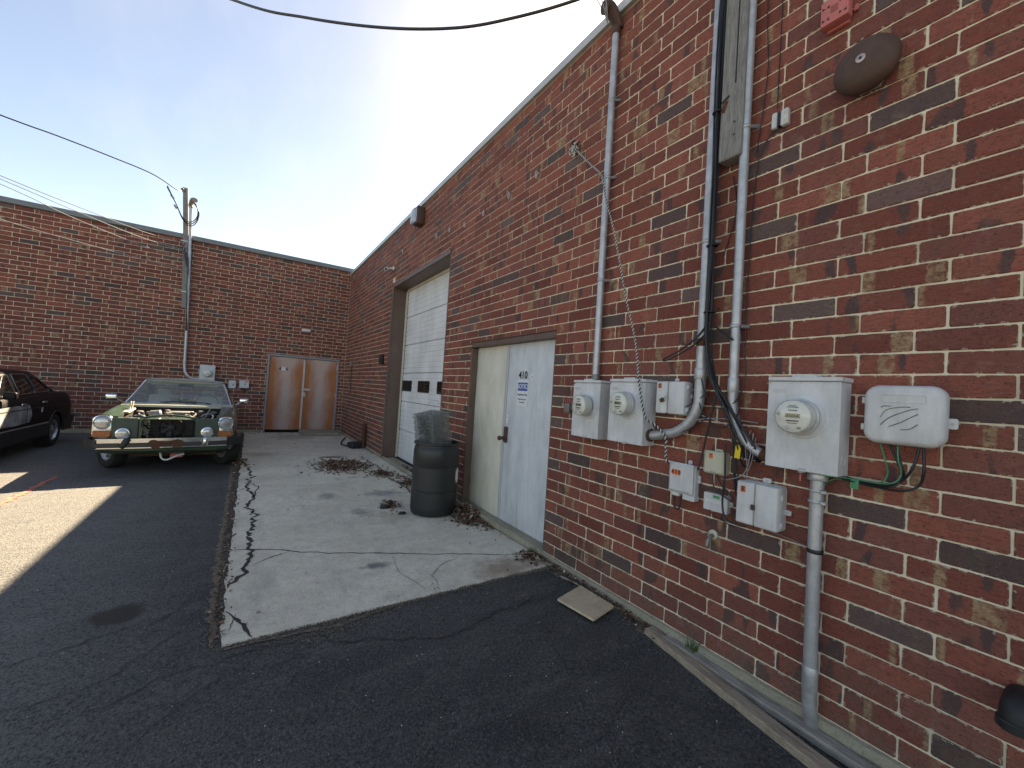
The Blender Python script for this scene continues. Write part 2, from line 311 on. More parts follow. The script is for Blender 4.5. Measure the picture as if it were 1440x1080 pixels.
# ---------------------------------------------------------------- mesh helpers
ORG = {}
class MB:
    def __init__(s): s.v = []; s.f = []
    def add(s, vs, fs):
        k = len(s.v); s.v += [Vector(v) for v in vs]; s.f += [tuple(i+k for i in f) for f in fs]; return s
    def box(s, c, d, rot=None, bev=0, seg=1):
        bm = bmesh.new(); bmesh.ops.create_cube(bm, size=1)
        bmesh.ops.scale(bm, vec=Vector(d), verts=bm.verts)
        if bev: bmesh.ops.bevel(bm, geom=bm.edges[:], offset=bev, segments=seg, affect='EDGES', profile=.5)
        bm.verts.ensure_lookup_table(); bm.verts.index_update()
        vs = [v.co.copy() for v in bm.verts]
        if rot is not None: vs = [rot @ v for v in vs]
        s.add([v+Vector(c) for v in vs], [[v.index for v in f.verts] for f in bm.faces]); bm.free(); return s
    def rings(s, loops, cap0=True, cap1=True, closed=True):
        k = len(s.v); n = len(loops[0])
        for l in loops: s.v += [Vector(p) for p in l]
        for i in range(len(loops)-1):
            a, b = k+i*n, k+(i+1)*n
            for j in range(n if closed else n-1):
                j2 = (j+1) % n; s.f.append((a+j, a+j2, b+j2, b+j))
        if cap0: s.f.append(tuple(k+j for j in reversed(range(n))))
        if cap1: s.f.append(tuple(k+(len(loops)-1)*n+j for j in range(n)))
        return s
    def tube(s, pts, r, n=8, cap=True):
        pts = [Vector(p) for p in pts]; m_ = len(pts)
        rr = r if isinstance(r, (list, tuple)) else [r]*m_
        T = [(pts[min(i+1, m_-1)]-pts[max(i-1, 0)]).normalized() for i in range(m_)]
        ref = Vector((0, 0, 1)) if abs(T[0].z) < .9 else Vector((1, 0, 0))
        u = T[0].cross(ref).normalized(); loops = []
        for i in range(m_):
            u = (u-T[i]*u.dot(T[i])).normalized(); w = T[i].cross(u)
            loops.append([pts[i]+(u*math.cos(a)+w*math.sin(a))*rr[i] for a in [2*math.pi*j/n for j in range(n)]])
        return s.rings(loops, cap, cap)
    def lathe(s, prof, o, axis, n=24, cap0=True, cap1=True):
        axis = Vector(axis).normalized(); ref = Vector((0, 0, 1)) if abs(axis.z) < .9 else Vector((1, 0, 0))
        u = axis.cross(ref).normalized(); w = axis.cross(u); o = Vector(o)
        return s.rings([[o+axis*h+(u*math.cos(a)+w*math.sin(a))*r for a in [2*math.pi*j/n for j in range(n)]] for r, h in prof], cap0, cap1)
    def build(s, name, mat, parent=None, origin=None, smooth=35, local=False):
        og = Vector(origin) if origin is not None else (ORG.get(parent.name, Vector()) if parent is not None else Vector())
        vs = s.v if local else [v-og for v in s.v]
        me = bpy.data.meshes.new(name); me.from_pydata(vs, [], s.f); me.update()
        bm = bmesh.new(); bm.from_mesh(me); bmesh.ops.recalc_face_normals(bm, faces=bm.faces); bm.to_mesh(me); bm.free()
        if smooth:
            me.polygons.foreach_set('use_smooth', [True]*len(me.polygons)); me.set_sharp_from_angle(angle=R(smooth))
        return link(name, me, mat, parent, None if parent is not None else og)
def link(name, me, mat=None, parent=None, loc=None):
    o = bpy.data.objects.new(name, me); COL.objects.link(o)
    if mat is not None:
        if not me.materials: me.materials.append(K[mat] if isinstance(mat, str) else mat)
    if parent is not None: o.parent = parent; ORG[o.name] = ORG.get(parent.name, Vector())
    elif loc is not None: o.location = loc; ORG[o.name] = Vector(loc)
    return o
def tag(o, label=None, cat=None, group=None, kind=None):
    if label: o['label'] = label
    if cat: o['category'] = cat
    if group: o['group'] = group
    if kind: o['kind'] = kind
    return o
def thing(name, label, cat, loc, group=None, rz=0):
    o = bpy.data.objects.new(name, None); COL.objects.link(o); o.location = loc; o.rotation_euler = (0, 0, rz)
    o.empty_display_size = .1; ORG[o.name] = Vector(loc); return tag(o, label, cat, group)
def smooth_path(pts, k=6):
    pts = [Vector(p) for p in pts]; out = []
    for i in range(len(pts)-1):
        p0, p1, p2, p3 = pts[max(i-1, 0)], pts[i], pts[i+1], pts[min(i+2, len(pts)-1)]
        for j in range(k):
            t = j/k
            out.append(.5*((2*p1)+(p2-p0)*t+(2*p0-5*p1+4*p2-p3)*t*t+(3*p1-p0-3*p2+p3)*t**3))
    out.append(pts[-1]); return out
FACES = {'R': (Vector((0, -1, 0)), Vector((0, 0, 1)), Vector((-1, 0, 0))), 'L': (Vector((1, 0, 0)), Vector((0, 0, 1)), Vector((0, -1, 0)))}
def text(name, s, size, at, mat, parent, face='R', align='CENTER', bold=0):
    cv = bpy.data.curves.new('t', 'FONT'); cv.body = s; cv.size = size; cv.align_x = align; cv.align_y = 'CENTER'; cv.extrude = .0004; cv.offset = bold
    ob = bpy.data.objects.new('t', cv); me = bpy.data.meshes.new_from_object(ob)
    ax, ay, az = FACES[face] if isinstance(face, str) else face
    og = ORG.get(parent.name, Vector())
    for v in me.vertices:
        c = v.co.copy(); v.co = Vector(at)-og+ax*c.x+ay*c.y+az*c.z
    bpy.data.objects.remove(ob); me.name = name
    return link(name, me, mat, parent)
def rrect(w, h, r, n=5):
    out = []
    for cx, cy, a0 in ((w/2-r, h/2-r, 0), (-w/2+r, h/2-r, 90), (-w/2+r, -h/2+r, 180), (w/2-r, -h/2+r, 270)):
        for j in range(n+1):
            a = R(a0+90*j/n); out.append((cx+r*math.cos(a), cy+r*math.sin(a)))
    return out
def wstack(mb, yc, zc, w, h, r, layers, face='R', base=None, n=5):
    """rounded-rectangle slabs growing out of a wall; layers = (inset, distance from the wall)"""
    ax, ay, az = FACES[face] if isinstance(face, str) else face
    o = Vector(base) if base is not None else (Vector((0, yc, zc)) if face == 'R' else Vector((yc, 13.65, zc)))
    loops = []
    for ins, d in layers:
        loops.append([o+ax*x+ay*y+az*d for x, y in rrect(w-2*ins, h-2*ins, max(r-ins, .002), n)])
    return mb.rings(loops)
def gz(x, y):
    t = min(1, max(0, (y-1.2)/1.5)); t = t*t*(3-2*t); return -.100+.040*t
def arc(c, r, a0, a1, n, ex, ez):
    return [Vector(c)+Vector(ex)*r*math.cos(R(a0+(a1-a0)*i/n))+Vector(ez)*r*math.sin(R(a0+(a1-a0)*i/n)) for i in range(n+1)]

# ---------------------------------------------------------------- ground
def lin(a, b, st): n = max(1, int(round((b-a)/st))); return [a+(b-a)*i/n for i in range(n)]
xs = [-260, -120, -60, -35, -22] + lin(-15, .3, .2) + [.3, 30, 120]
ys = [-260, -120, -60, -30, -14] + lin(-8, 13.7, .2) + [13.7, 40, 160]
g = MB()
for y in ys:
    for x in xs:
        g.v.append(Vector((x, y, gz(x, y)+.006*(noise.noise(Vector((x*.5, y*.5, 3)))) + .002*noise.noise(Vector((x*2.1, y*2.1, 8))))))
nx = len(xs)
for j in range(len(ys)-1):
    for i in range(nx-1): g.f.append((j*nx+i, j*nx+i+1, (j+1)*nx+i+1, (j+1)*nx+i))
lot = g.build('asphalt_lot', 'asphalt', smooth=60); tag(lot, 'dark cracked asphalt lot in front of the brick walls', kind='structure')

# concrete apron with a ragged outline
def rag(a, b, n, amp, sd):
    a, b = Vector(a), Vector(b); d = (b-a).normalized(); nn = Vector((-d.y, d.x)); out = []
    for i in range(n):
        t = i/n; out.append(a+(b-a)*t+nn*amp*(noise.noise(Vector((t*n*.35, sd, 1)))+.6*noise.noise(Vector((t*n*.9, sd, 5)))))
    return out
SL = -.050
out2 = rag((-2.56, 2.90), (-.03, 2.99), 60, .014, 2) + [Vector((-.025, 2.99)), Vector((-.025, 13.64))] + [Vector((-2.50, 13.64))] + rag((-2.50, 13.6), (-2.575, 2.95), 120, .030, 9)
ap = MB(); n_ = len(out2)
ap.rings([[(p.x, p.y, -.16) for p in out2], [(p.x, p.y, SL-.010+.0) for p in out2], [(p.x*.9965-.004, 2.9+(p.y-2.9)*.9985+.006, SL) for p in out2]], cap0=False)
apron = ap.build('concrete_apron', 'concrete', smooth=20); tag(apron, 'pale cracked concrete apron running along the doors', kind='structure')
def strip(name, pts, w, mat, parent, z, sd=0, k=5, jag=.5):
    pts = [Vector((*p, 0)) for p in pts]; P = []
    for i in range(len(pts)-1):
        L_ = max(2, int((pts[i+1]-pts[i]).length/.03))
        for j in range(L_): P.append(pts[i].lerp(pts[i+1], j/L_))
    P.append(pts[-1]); mb = MB(); lo, hi = [], []; N = len(P)
    for i, p in enumerate(P):
        d = (P[min(i+1, N-1)]-P[max(i-1, 0)]).normalized(); nn = Vector((-d.y, d.x, 0))
        off = nn*(w*jag*1.6*noise.noise(Vector((i*.45, sd, 2.5)))+jag*(.010+w)*(1.6*noise.noise(Vector((i*.17, sd, 9.5)))+1.1*noise.noise(Vector((i*.57, sd, 4.5)))+.5*noise.noise(Vector((i*1.7, sd, 6.5))))); e = min(1, min(i, N-1-i)/4+.15)
        wd = w*.5*e*(.8+1.6*noise.noise(Vector((i*.6, sd+7, 1)))); wd2 = w*.5*e*(.8+1.6*noise.noise(Vector((i*.6, sd+17, 1))))
        q = p+off; zz = z if z is not None else None
        a = q+nn*max(wd, .0015); b = q-nn*max(wd2, .0015)
        f = (lambda v: Vector((v.x, v.y, zz if zz is not None else gz(v.x, v.y)+.006*noise.noise(Vector((v.x*.5, v.y*.5, 3)))+.002*noise.noise(Vector((v.x*2.1, v.y*2.1, 8)))+.005)))
        lo.append(f(a)); hi.append(f(b))
    mb.v = lo+hi; mb.f = [(i, i+1, N+i+1, N+i) for i in range(N-1)]
    return mb.build(name, mat, parent, smooth=0)
for i, (pts, w) in enumerate([
    ([(-2.53, 9.0), (-2.40, 8.4), (-2.38, 7.6), (-2.44, 7.0), (-2.37, 6.4), (-2.43, 5.9), (-2.36, 5.3), (-2.43, 4.8), (-2.40, 4.3), (-2.46, 3.9), (-2.56, 3.66)], .040),
    ([(-2.40, 7.2), (-2.30, 6.9), (-2.33, 6.5), (-2.40, 6.3)], .018), ([(-2.43, 6.9), (-2.58, 6.6)], .014), ([(-2.4, 7.6), (-2.57, 7.3)], .012),
    ([(-2.58, 4.47), (-2.41, 4.43), (-2.15, 4.27), (-1.87, 4.09), (-1.40, 3.88), (-1.0, 3.68), (-.6, 3.50), (-.27, 3.33), (-.05, 3.28)], .012),
    ([(-2.43, 4.02), (-2.25, 4.16), (-2.1, 4.24)], .008),
    ([(-2.55, 3.31), (-2.50, 3.24), (-2.444, 3.09), (-2.43, 2.98), (-2.418, 2.91)], .024),
    ([(-2.50, 3.24), (-2.53, 3.05)], .008), ([(-2.3, 6.95), (-1.6, 6.75), (-1.2, 6.72)], .006), ([(-1.3, 3.75), (-1.35, 3.4), (-1.25, 3.05)], .003),
    ([(-.36, 9.3), (-.34, 8.0), (-.40, 7.2), (-.36, 6.2), (-.42, 5.4)], .03), ([(-1.1, 7.15), (-.4, 7.1)], .02)]):
    strip('crack', pts, w, 'crack', apron, SL+.003, i*3.1)
strip('pale_scratch', [(-.75, 3.5), (-1.0, 3.38), (-1.12, 3.25), (-1.15, 3.05)], .012, 'plinth', apron, SL+.0025, 77)
for i, (pts, w) in enumerate([
    ([(-3.1, 2.55), (-2.84, 2.70), (-2.6, 2.74), (-2.3, 2.78), (-2.09, 2.80)], .012), ([(-2.09, 2.80), (-1.9, 2.62), (-1.7, 2.52), (-1.5, 2.44), (-1.29, 2.43), (-1.04, 2.50), (-.78, 2.53), (-.5, 2.58)], .016),
    ([(-2.5, 2.62), (-2.75, 2.45), (-2.9, 2.3)], .007), ([(-.73, 2.24), (-.8, 1.93), (-.9, 1.7), (-.966, 1.5), (-1.055, 1.2), (-1.1, .9)], .007),
    ([(-3.5, 2.75), (-3.03, 2.83), (-2.76, 3.25), (-2.6, 3.55)], .008), ([(-3.9, 3.0), (-3.3, 3.25), (-2.9, 3.4), (-2.6, 3.72)], .008), ([(-3.0, 4.0), (-2.8, 4.5), (-2.85, 5.2)], .005), ([(-1.1, 1.75), (-.9, 1.7)], .006)]):
    strip('crack', pts, w*.62, 'crack', lot, None, 50+i*2.3, jag=1.5)
    strip('crack', [(x+.05*math.sin(7*x+i), y+.05*math.cos(9*y+i)) for x, y in pts[len(pts)//2:]], w*.3, 'crack', lot, None, 80+i*2.3, jag=1.8)
strip('paint_line', [(-4.74, 6.2), (-4.72, 6.81), (-4.71, 7.3), (-4.70, 7.95), (-4.68, 8.3)], .075, 'paintorange', lot, None, 91, jag=.1)

# debris band along the slab edge, piles of leaves (nobody could count them)
def ground_z(x, y):
    if -2.56 < x < -.02 and y > 2.95: return SL
    return gz(x, y)+.008
strip('dirt_seam', [(-2.66, 12.0), (-2.645, 9.5), (-2.65, 8.6), (-2.645, 7), (-2.64, 5.5), (-2.645, 4.4), (-2.63, 3.4), (-2.60, 2.90)], .05, 'dirt', lot, None, 31, jag=.1)
strip('dirt_seam', [(-2.57, 2.865), (-2.35, 2.87), (-2.1, 2.85), (-1.95, 2.84), (-1.57, 2.92), (-1.2, 2.94), (-.95, 2.95), (-.5, 2.955), (-.1, 2.95)], .03, 'dirt', lot, None, 37, jag=.15)
strip('dirt_seam', [(-.10, 2.98), (-.05, 2.6), (-.06, 2.2), (-.05, 1.8)], .10, 'dirt', lot, None, 39, jag=.3)
gr_ = MB(); rg_ = random.Random(21)
def stone(x, y, z, s):
    r = Matrix.Rotation(rg_.uniform(0, 6), 3, 'Z'); j = lambda: rg_.uniform(.6, 1.2)
    gr_.add([r @ Vector(p)*s+Vector((x, y, z)) for p in ((-j(), -j()*.7, -.2), (j(), -j()*.7, -.2), (j()*.8, j()*.8, -.2), (-j(), j()*.6, -.2), (.2*j(), 0, .9*j()))], [(0, 1, 4), (1, 2, 4), (2, 3, 4), (3, 0, 4)])
for _ in range(2600):
    y = rg_.uniform(2.9, 10.5); stone(-2.615+rg_.gauss(0, .028), y, SL-.004, rg_.uniform(.002, .007))
for _ in range(2000):
    x = rg_.uniform(-2.6, -.05); w = .022+.03*max(0, noise.noise(Vector((x*2.3, 4, 1)))); y = 2.885+.09*(x+2.57)/2.5+rg_.gauss(0, w); stone(x, y, gz(x, y)+.006, rg_.uniform(.002, .006))
for _ in range(500):
    x = rg_.gauss(-1.95, .22); y = 2.80+rg_.gauss(0, .045); stone(x, y, gz(x, y)+.006, rg_.uniform(.002, .006))
for _ in range(900):
    y = rg_.uniform(-.2, 3.1); x = -.04-abs(rg_.gauss(0, .05)); stone(x, y, gz(x, y)+.006, rg_.uniform(.002, .007))
gro = gr_.build('loose_grit', 'dirt', smooth=0); tag(gro, 'loose brown grit gathered along the slab edges and wall foot', 'grit', kind='stuff')
def leaf(mb, x, y, z, s):
    a = random.uniform(0, 6.28); tlt = Matrix.Rotation(a, 3, 'Z') @ Matrix.Rotation(random.gauss(0, .45), 3, 'X') @ Matrix.Rotation(random.gauss(0, .45), 3, 'Y')
    w = s*random.uniform(.35, .65); c = s*random.uniform(-.25, .3)
    pts = [(-s, 0, c*.6), (-.3*s, w, 0), (.5*s, w*.7, c*.3), (s, 0, c), (.4*s, -w*.8, 0), (-.4*s, -w, .1*c)]
    mb.add([tlt @ Vector(p)+Vector((x, y, z)) for p in pts], [(0, 1, 5), (1, 2, 4, 5), (2, 3, 4)])
lf = MB(); rnd = random.Random(3)
def pile(cx, cy, rx, ry, n, hmax, s=(.014, .03), clampx=None):
    for _ in range(n):
        a = rnd.uniform(0, 6.28); q = abs(rnd.gauss(0, .45)); x = cx+rx*q*math.cos(a); y = cy+ry*q*math.sin(a)
        if clampx and x > clampx: x = clampx-rnd.random()*.1
        h = hmax*max(0, 1-q)*rnd.random(); leaf(lf, x, y, ground_z(x, y)+.008+h, rnd.uniform(*s))
pile(-.08, 4.68, .30, .65, 1150, .12, clampx=.08); pile(-.22, 4.40, .22, .25, 220, .04); pile(-.06, 4.2, .10, .5, 200, .03, (.008, .02), clampx=.0)
pile(-.90, 8.2, .62, .85, 2200, .05, (.016, .036)); pile(-.42, 7.3, .26, .45, 420, .05, (.015, .03)); pile(-.22, 6.3, .24, 1.0, 900, .06, (.015, .03))
pile(-.85, 5.35, .18, .3, 160, .06); pile(-.12, 3.2, .22, .22, 160, .03); pile(-.02, 9.9, .12, .5, 70, .03)
pile(.12, 7.4, .18, 1.6, 330, .04, clampx=.24)
for _ in range(420):
    t = rnd.random(); y = 1.55+t*1.6; x = -.03-abs(rnd.gauss(0, .045)); leaf(lf, x, y, ground_z(x, y)+.01+.02*rnd.random(), rnd.uniform(.008, .02))
for _ in range(650):
    y = rnd.uniform(2.95, 9.6); x = -2.59+rnd.gauss(0, .030); leaf(lf, x, y, SL+.008, rnd.uniform(.006, .018))
pile(-2.56, 8.9, .16, .5, 330, .03)
for _ in range(60):
    x = rnd.uniform(-2.5, -.1); y = 3+rnd.random()**1.5*9; leaf(lf, x, y, SL+.006, rnd.uniform(.006, .018))
for _ in range(160):
    y = rnd.uniform(13.2, 13.6); x = rnd.uniform(-2.4, -.1); leaf(lf, x, y, SL+.008, rnd.uniform(.01, .025))
leaves = lf.build('leaf_litter', 'leaf', smooth=0); tag(leaves, 'dry brown leaves drifted against the doors and slab edges', 'leaves', kind='stuff')
pb = MB()
for _ in range(190):
    if rnd.random() < .72: x, y = rnd.uniform(-2.5, -.15), rnd.uniform(.4, 2.9)
    else: x, y = rnd.uniform(-5.5, -2.6), rnd.uniform(2, 8)
    s = rnd.uniform(.0016, .0045); z = gz(x, y)+.006*noise.noise(Vector((x*.5, y*.5, 3)))+.004
    r = Matrix.Rotation(rnd.uniform(0, 6), 3, 'Z')
    pb.add([r @ Vector(p)*s+Vector((x, y, z)) for p in ((-1, -.6, 0), (1, -.7, 0), (.8, .8, 0), (-.9, .6, 0), (0, 0, .9))], [(0, 1, 4), (1, 2, 4), (2, 3, 4), (3, 0, 4)])
grit = pb.build('pale_grit', 'hazewhite', smooth=0); tag(grit, 'pale stone chips scattered over the dark asphalt', 'grit', kind='stuff')
# ---------------------------------------------------------------- brick walls
BL, BH, CH, JT = .3048, .1016, .0932, .0084
def proj_area(c, axis):
    pts = []
    for du, dz in ((-.147, -.046), (.147, -.046), (.147, .046), (-.147, .046)):
        q = Vector(c)+(Vector((0, du, dz)) if axis == 1 else Vector((du, 0, dz)))-CAMP
        w = q.dot(cf)
        if w < .1: return 0
        pts.append((720+FPX*q.dot(cr)/w, 540-FPX*q.dot(cu)/w))
    cx = sum(p[0] for p in pts)/4; cy = sum(p[1] for p in pts)/4
    if not (-25 < cx < 1465 and -12 < cy < 1092): return 0
    return abs(sum(pts[i][0]*pts[(i+1) % 4][1]-pts[(i+1) % 4][0]*pts[i][1] for i in range(4)))/2
def clip(rc, holes):
    """rectangle minus opening rectangles"""
    out = [rc]
    for h in holes:
        nw = []
        for (a0, a1, b0, b1) in out:
            if a1 <= h[0] or a0 >= h[1] or b1 <= h[2] or b0 >= h[3]: nw.append((a0, a1, b0, b1)); continue
            if a0 < h[0]: nw.append((a0, h[0], b0, b1))
            if a1 > h[1]: nw.append((h[1], a1, b0, b1))
            lo, hi = max(a0, h[0]), min(a1, h[1])
            if b1 > h[3]: nw.append((lo, hi, max(b0, h[3]), b1))
            if b0 < h[2]: nw.append((lo, hi, b0, h[2]))
        out = nw
    return [r for r in out if r[1]-r[0] > .018 and r[3]-r[2] > .012]
def brick_loops(w, h, var, fine):
    rv = random.Random(var*91+5)
    if not fine:
        o = [(-w/2, -h/2), (w/2, -h/2), (w/2, h/2), (-w/2, h/2)]; i = .0035
        f = [(x-math.copysign(i, x), y-math.copysign(i, y)) for x, y in o]
    else:
        o = []; c = .006
        for x, y in ((-w/2, -h/2+c), (-w/2+c, -h/2), (-w/6, -h/2), (w/5, -h/2), (w/2-c, -h/2), (w/2, -h/2+c), (w/2, h/2-c), (w/2-c, h/2), (w/7, h/2), (-w/5, h/2), (-w/2+c, h/2), (-w/2, h/2-c)):
            o.append((x+rv.uniform(-.0022, .0022), y+rv.uniform(-.0018, .0018)))
        f = [(x*(1-.007/w)-math.copysign(.001, x), y*(1-.008/h)) for x, y in o]
    return o, f
CACHE = {}
def brick_mesh(w, h, var, axis, mat):
    key = (round(w, 3), round(h, 3), var, axis)
    if key in CACHE: return CACHE[key]
    o, f = brick_loops(w, h, var, True); mb = MB()
    P = (lambda x, y, d: Vector((d, x, y))) if axis == 1 else (lambda x, y, d: Vector((x, d, y)))
    mb.rings([[P(x, y, .095) for x, y in o], [P(x, y, .0035) for x, y in o], [P(x, y, 0) for x, y in f]], cap0=False)
    me = bpy.data.meshes.new('brick'); me.from_pydata(mb.v, [], mb.f); me.update()
    bm = bmesh.new(); bm.from_mesh(me); bmesh.ops.recalc_face_normals(bm, faces=bm.faces); bm.to_mesh(me); bm.free()
    me.materials.append(K[mat]); CACHE[key] = me; return me
def lay_bricks(wall, axis, u0, u1, rows, phases, holes, face, mat, setback=None):
    """running bond in thirds: the 300 bricks that show largest are objects, the rest one field"""
    rv = random.Random(11+axis); items = []
    for k in range(rows):
        ph = phases[k % 2]; z0 = k*BH+.0042; z1 = z0+CH
        i0 = math.floor((u0-ph)/BL)
        for i in range(i0, int((u1-ph)/BL)+1):
            a0 = max(u0, ph+i*BL+JT/2); a1 = min(u1, ph+(i+1)*BL-JT/2)
            if a1-a0 < .02: continue
            for r in clip((a0, a1, z0, z1), holes):
                c = ((r[0]+r[1])/2, (r[2]+r[3])/2)
                w3 = (face, c[0], c[1]) if axis == 1 else (c[0], face, c[1])
                items.append((proj_area(w3, axis) if r[1]-r[0] > .1 else 0, r))
    items.sort(key=lambda q: -q[0]); fld = MB()
    for n, (ar, r) in enumerate(items):
        w, h = r[1]-r[0], r[3]-r[2]; cu_, cz_ = (r[0]+r[1])/2, (r[2]+r[3])/2
        d = face+rv.uniform(-.0016, .0016)
        if setback and setback(cu_, cz_): d += .016
        if n < 300:
            me = brick_mesh(w, h, rv.randrange(8), axis, mat)
            ob = bpy.data.objects.new('brick', me); COL.objects.link(ob); ob.parent = wall
            og = ORG[wall.name]; ob.location = (Vector((d, cu_, cz_)) if axis == 1 else Vector((cu_, d, cz_)))-og
            ob.rotation_euler = (rv.gauss(0, .0025), 0, 0) if axis == 1 else (0, rv.gauss(0, .0025), 0)
        else:
            o, f = brick_loops(w, h, 0, False)
            P = (lambda x, y, q: (q, cu_+x, cz_+y)) if axis == 1 else (lambda x, y, q: (cu_+x, q, cz_+y))
            fld.rings([[P(x, y, d+.095) for x, y in o], [P(x, y, d+.003) for x, y in o], [P(x, y, d) for x, y in f]], cap0=False)
    fo = fld.build('brick_field', mat, wall, smooth=0); fo['kind'] = 'stuff'

TOPR, TOPL = 4.94, 5.045
DOOR = (3.187, 5.00, -.5, 2.17); GAR = (5.91, 8.87, -.5, 3.70); RD = (-2.075, -.165, -.5, 2.205)
wr = thing('brick_wall', 'long red brick wall with meter boxes, grey doors and a garage door', 'brick wall', (0, 5, 0))
core = MB()
for a, b, z0, z1 in ((-4, DOOR[0], -.4, TOPR), (DOOR[0], DOOR[1], DOOR[3], TOPR), (DOOR[1], GAR[0], -.4, TOPR), (GAR[0], GAR[1], 3.86, TOPR), (GAR[1], 13.652, -.4, TOPR)):
    core.box((.1565, (a+b)/2, (z0+z1)/2), (.30, b-a, z1-z0))
core.box((.1725, (GAR[0]+GAR[1])/2, 3.78), (.30, GAR[1]-GAR[0], .16))
core.build('mortar_core', 'mortar', wr, smooth=0)
for h_ in (DOOR, GAR): MB().box((.47, (h_[0]+h_[1])/2, (h_[3]-.3)/2), (.20, h_[1]-h_[0]+.8, h_[3]+.9)).build('light_stop', 'ink', wr, smooth=0)  # unseen panels added behind the doors to block light leaks
lay_bricks(wr, 1, -2.2, 13.645, 48, (.275, .172), [DOOR, GAR], 0.0, 'brick_r', lambda u, z: GAR[0]+.01 < u < GAR[1]-.01 and GAR[3] < z < 3.86)
fm_ = MB(); L_ = []
for q in range(361):
    y = -4+17.6*q/360; n1 = noise.noise(Vector((y*3.1, 2, 0))); n2 = noise.noise(Vector((y*11, 7, 0))); n3 = noise.noise(Vector((y*27, 9, 0)))
    L_.append([(.02, y, -.42), (-.020+.006*n1, y, -.42), (-.022+.008*n1+.004*n3, y, -.05+.01*n2), (-.014+.006*n2+.003*n3, y, -.008+.007*n2+.005*n3), (.02, y, .001)])
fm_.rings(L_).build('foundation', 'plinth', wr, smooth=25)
cp = MB()
cp.box((.14, 4.8, TOPR-.005), (.34, 17.7, .10), bev=.008); cp.box((-.036, 4.8, TOPR-.035), (.012, 17.7, .055), bev=.003)
cp.build('coping', 'coping_light', wr)
MB().box((5.3, 4.8, 4.7), (9.9, 17.6, .1)).build('roof', 'coping_dark', wr)
wl = thing('brick_wall', 'far red brick wall with rusted double doors, behind the parked cars', 'brick wall', (-4, 13.65, 0))
core = MB()
for a, b, z0, z1 in ((-16, RD[0], -.4, TOPL), (RD[0], RD[1], RD[3], TOPL), (RD[1], .3, -.4, TOPL)):
    core.box(((a+b)/2, 13.65+.1565, (z0+z1)/2), (b-a, .30, z1-z0))
MB().box(((RD[0]+RD[1])/2, 14.02, .95), (2.7, .12, 3.1)).build('light_stop', 'ink', wl, smooth=0)  # added unseen panel, keeps sun from leaking round the rusted doors
core.build('mortar_core', 'mortar', wl, smooth=0)
lay_bricks(wl, 0, -13.0, -.004, 49, (.22, .027), [RD], 13.65, 'brick_l')
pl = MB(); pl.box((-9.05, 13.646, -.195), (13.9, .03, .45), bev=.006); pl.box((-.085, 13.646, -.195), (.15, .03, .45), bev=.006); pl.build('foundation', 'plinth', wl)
cp = MB(); cp.box((-7.8, 13.76, TOPL-.005), (16.4, .30, .13), bev=.01); cp.box((-7.8, 13.594, TOPL-.03), (16.4, .014, .07), bev=.003); cp.build('coping', 'coping_dark', wl)
MB().box((-7, 18.9, 4.75), (16, 9.7, .1)).build('roof', 'coping_dark', wl)

# ---------------------------------------------------------------- doors of the near wall
fr = MB(); y0, y1 = DOOR[0], DOOR[1]
fr.box((.07, (y0+y1)/2, DOOR[3]-.032), (.15, y1-y0-.002, .062), bev=.004)
fr.box((.085, y0+.014, 1.04), (.14, .028, 2.12), bev=.004); fr.box((.075, y1-.016, 1.04), (.16, .032, 2.12), bev=.004)
fr.box((-.006, (y0+y1)/2, 2.176), (.02, y1-y0+.02, .006))
dd = fr.build('double_door', 'brownsteel', wr); dd['label'] = 'grey steel double doors marked 410'
MB().box((.05, (y0+y1)/2, -.01), (.17, y1-y0-.01, .06), bev=.008).build('threshold', 'plinth', dd)
SEAM = 4.17
def leaf_panel(name, a, b, z0, z1, x, mat, parent):
    mb = MB().box((x+.0225, (a+b)/2, (z0+z1)/2), (.045, b-a, z1-z0), bev=.003, seg=2); return mb.build(name, mat, parent)
lr = leaf_panel('door_leaf', y0+.029, SEAM-.004, .024, 2.104, .088, 'doorblue', dd); ll = leaf_panel('door_leaf', SEAM+.004, y1-.034, .024, 2.104, .088, 'doorcream', dd)
MB().box((.081, SEAM+.012, 1.06), (.012, .045, 2.05), bev=.003).build('astragal', 'coping_light', dd)
lk = MB(); lk.box((.070, SEAM-.055, 1.03), (.034, .052, .19), bev=.012, seg=2); lk.lathe([(.021, 0), (.021, .03), (.012, .034), (.012, .05), (.027, .056), (.027, .078), (.01, .084)], (.055, SEAM-.055, .99), (-1, 0, 0), 16)
lk.box((.03, SEAM-.01, .99), (.014, .10, .018), bev=.005); lk.build('door_lock', 'bell', dd)
X9 = .0865
sg = MB(); wstack(sg, 0, 0, .225, .30, .006, [(0, 0), (0, .003)], base=(X9, 3.835, 1.53)); sg.build('notice_sign', 'signwhite', dd)
bb = MB(); wstack(bb, 0, 0, .195, .095, .012, [(0, 0), (0, .004)], base=(X9, 3.835, 1.605)); bb.build('sign_band', 'signblue', dd)
text('sign_lettering', 'NOTICE', .070, (X9-.0050, 3.835, 1.605), 'signwhite', dd, bold=.0015)
for s, z, sz in (('Employees Only', 1.515, .030), ('Visitors Please Use', 1.462, .021), ('Front Door', 1.428, .021)): text('sign_lettering', s, sz, (X9-.0038, 3.835, z), 'ink', dd, bold=.0006)
text('door_number', '410', .115, (X9-.001, 3.845, 1.733), 'ink', dd, bold=.003)
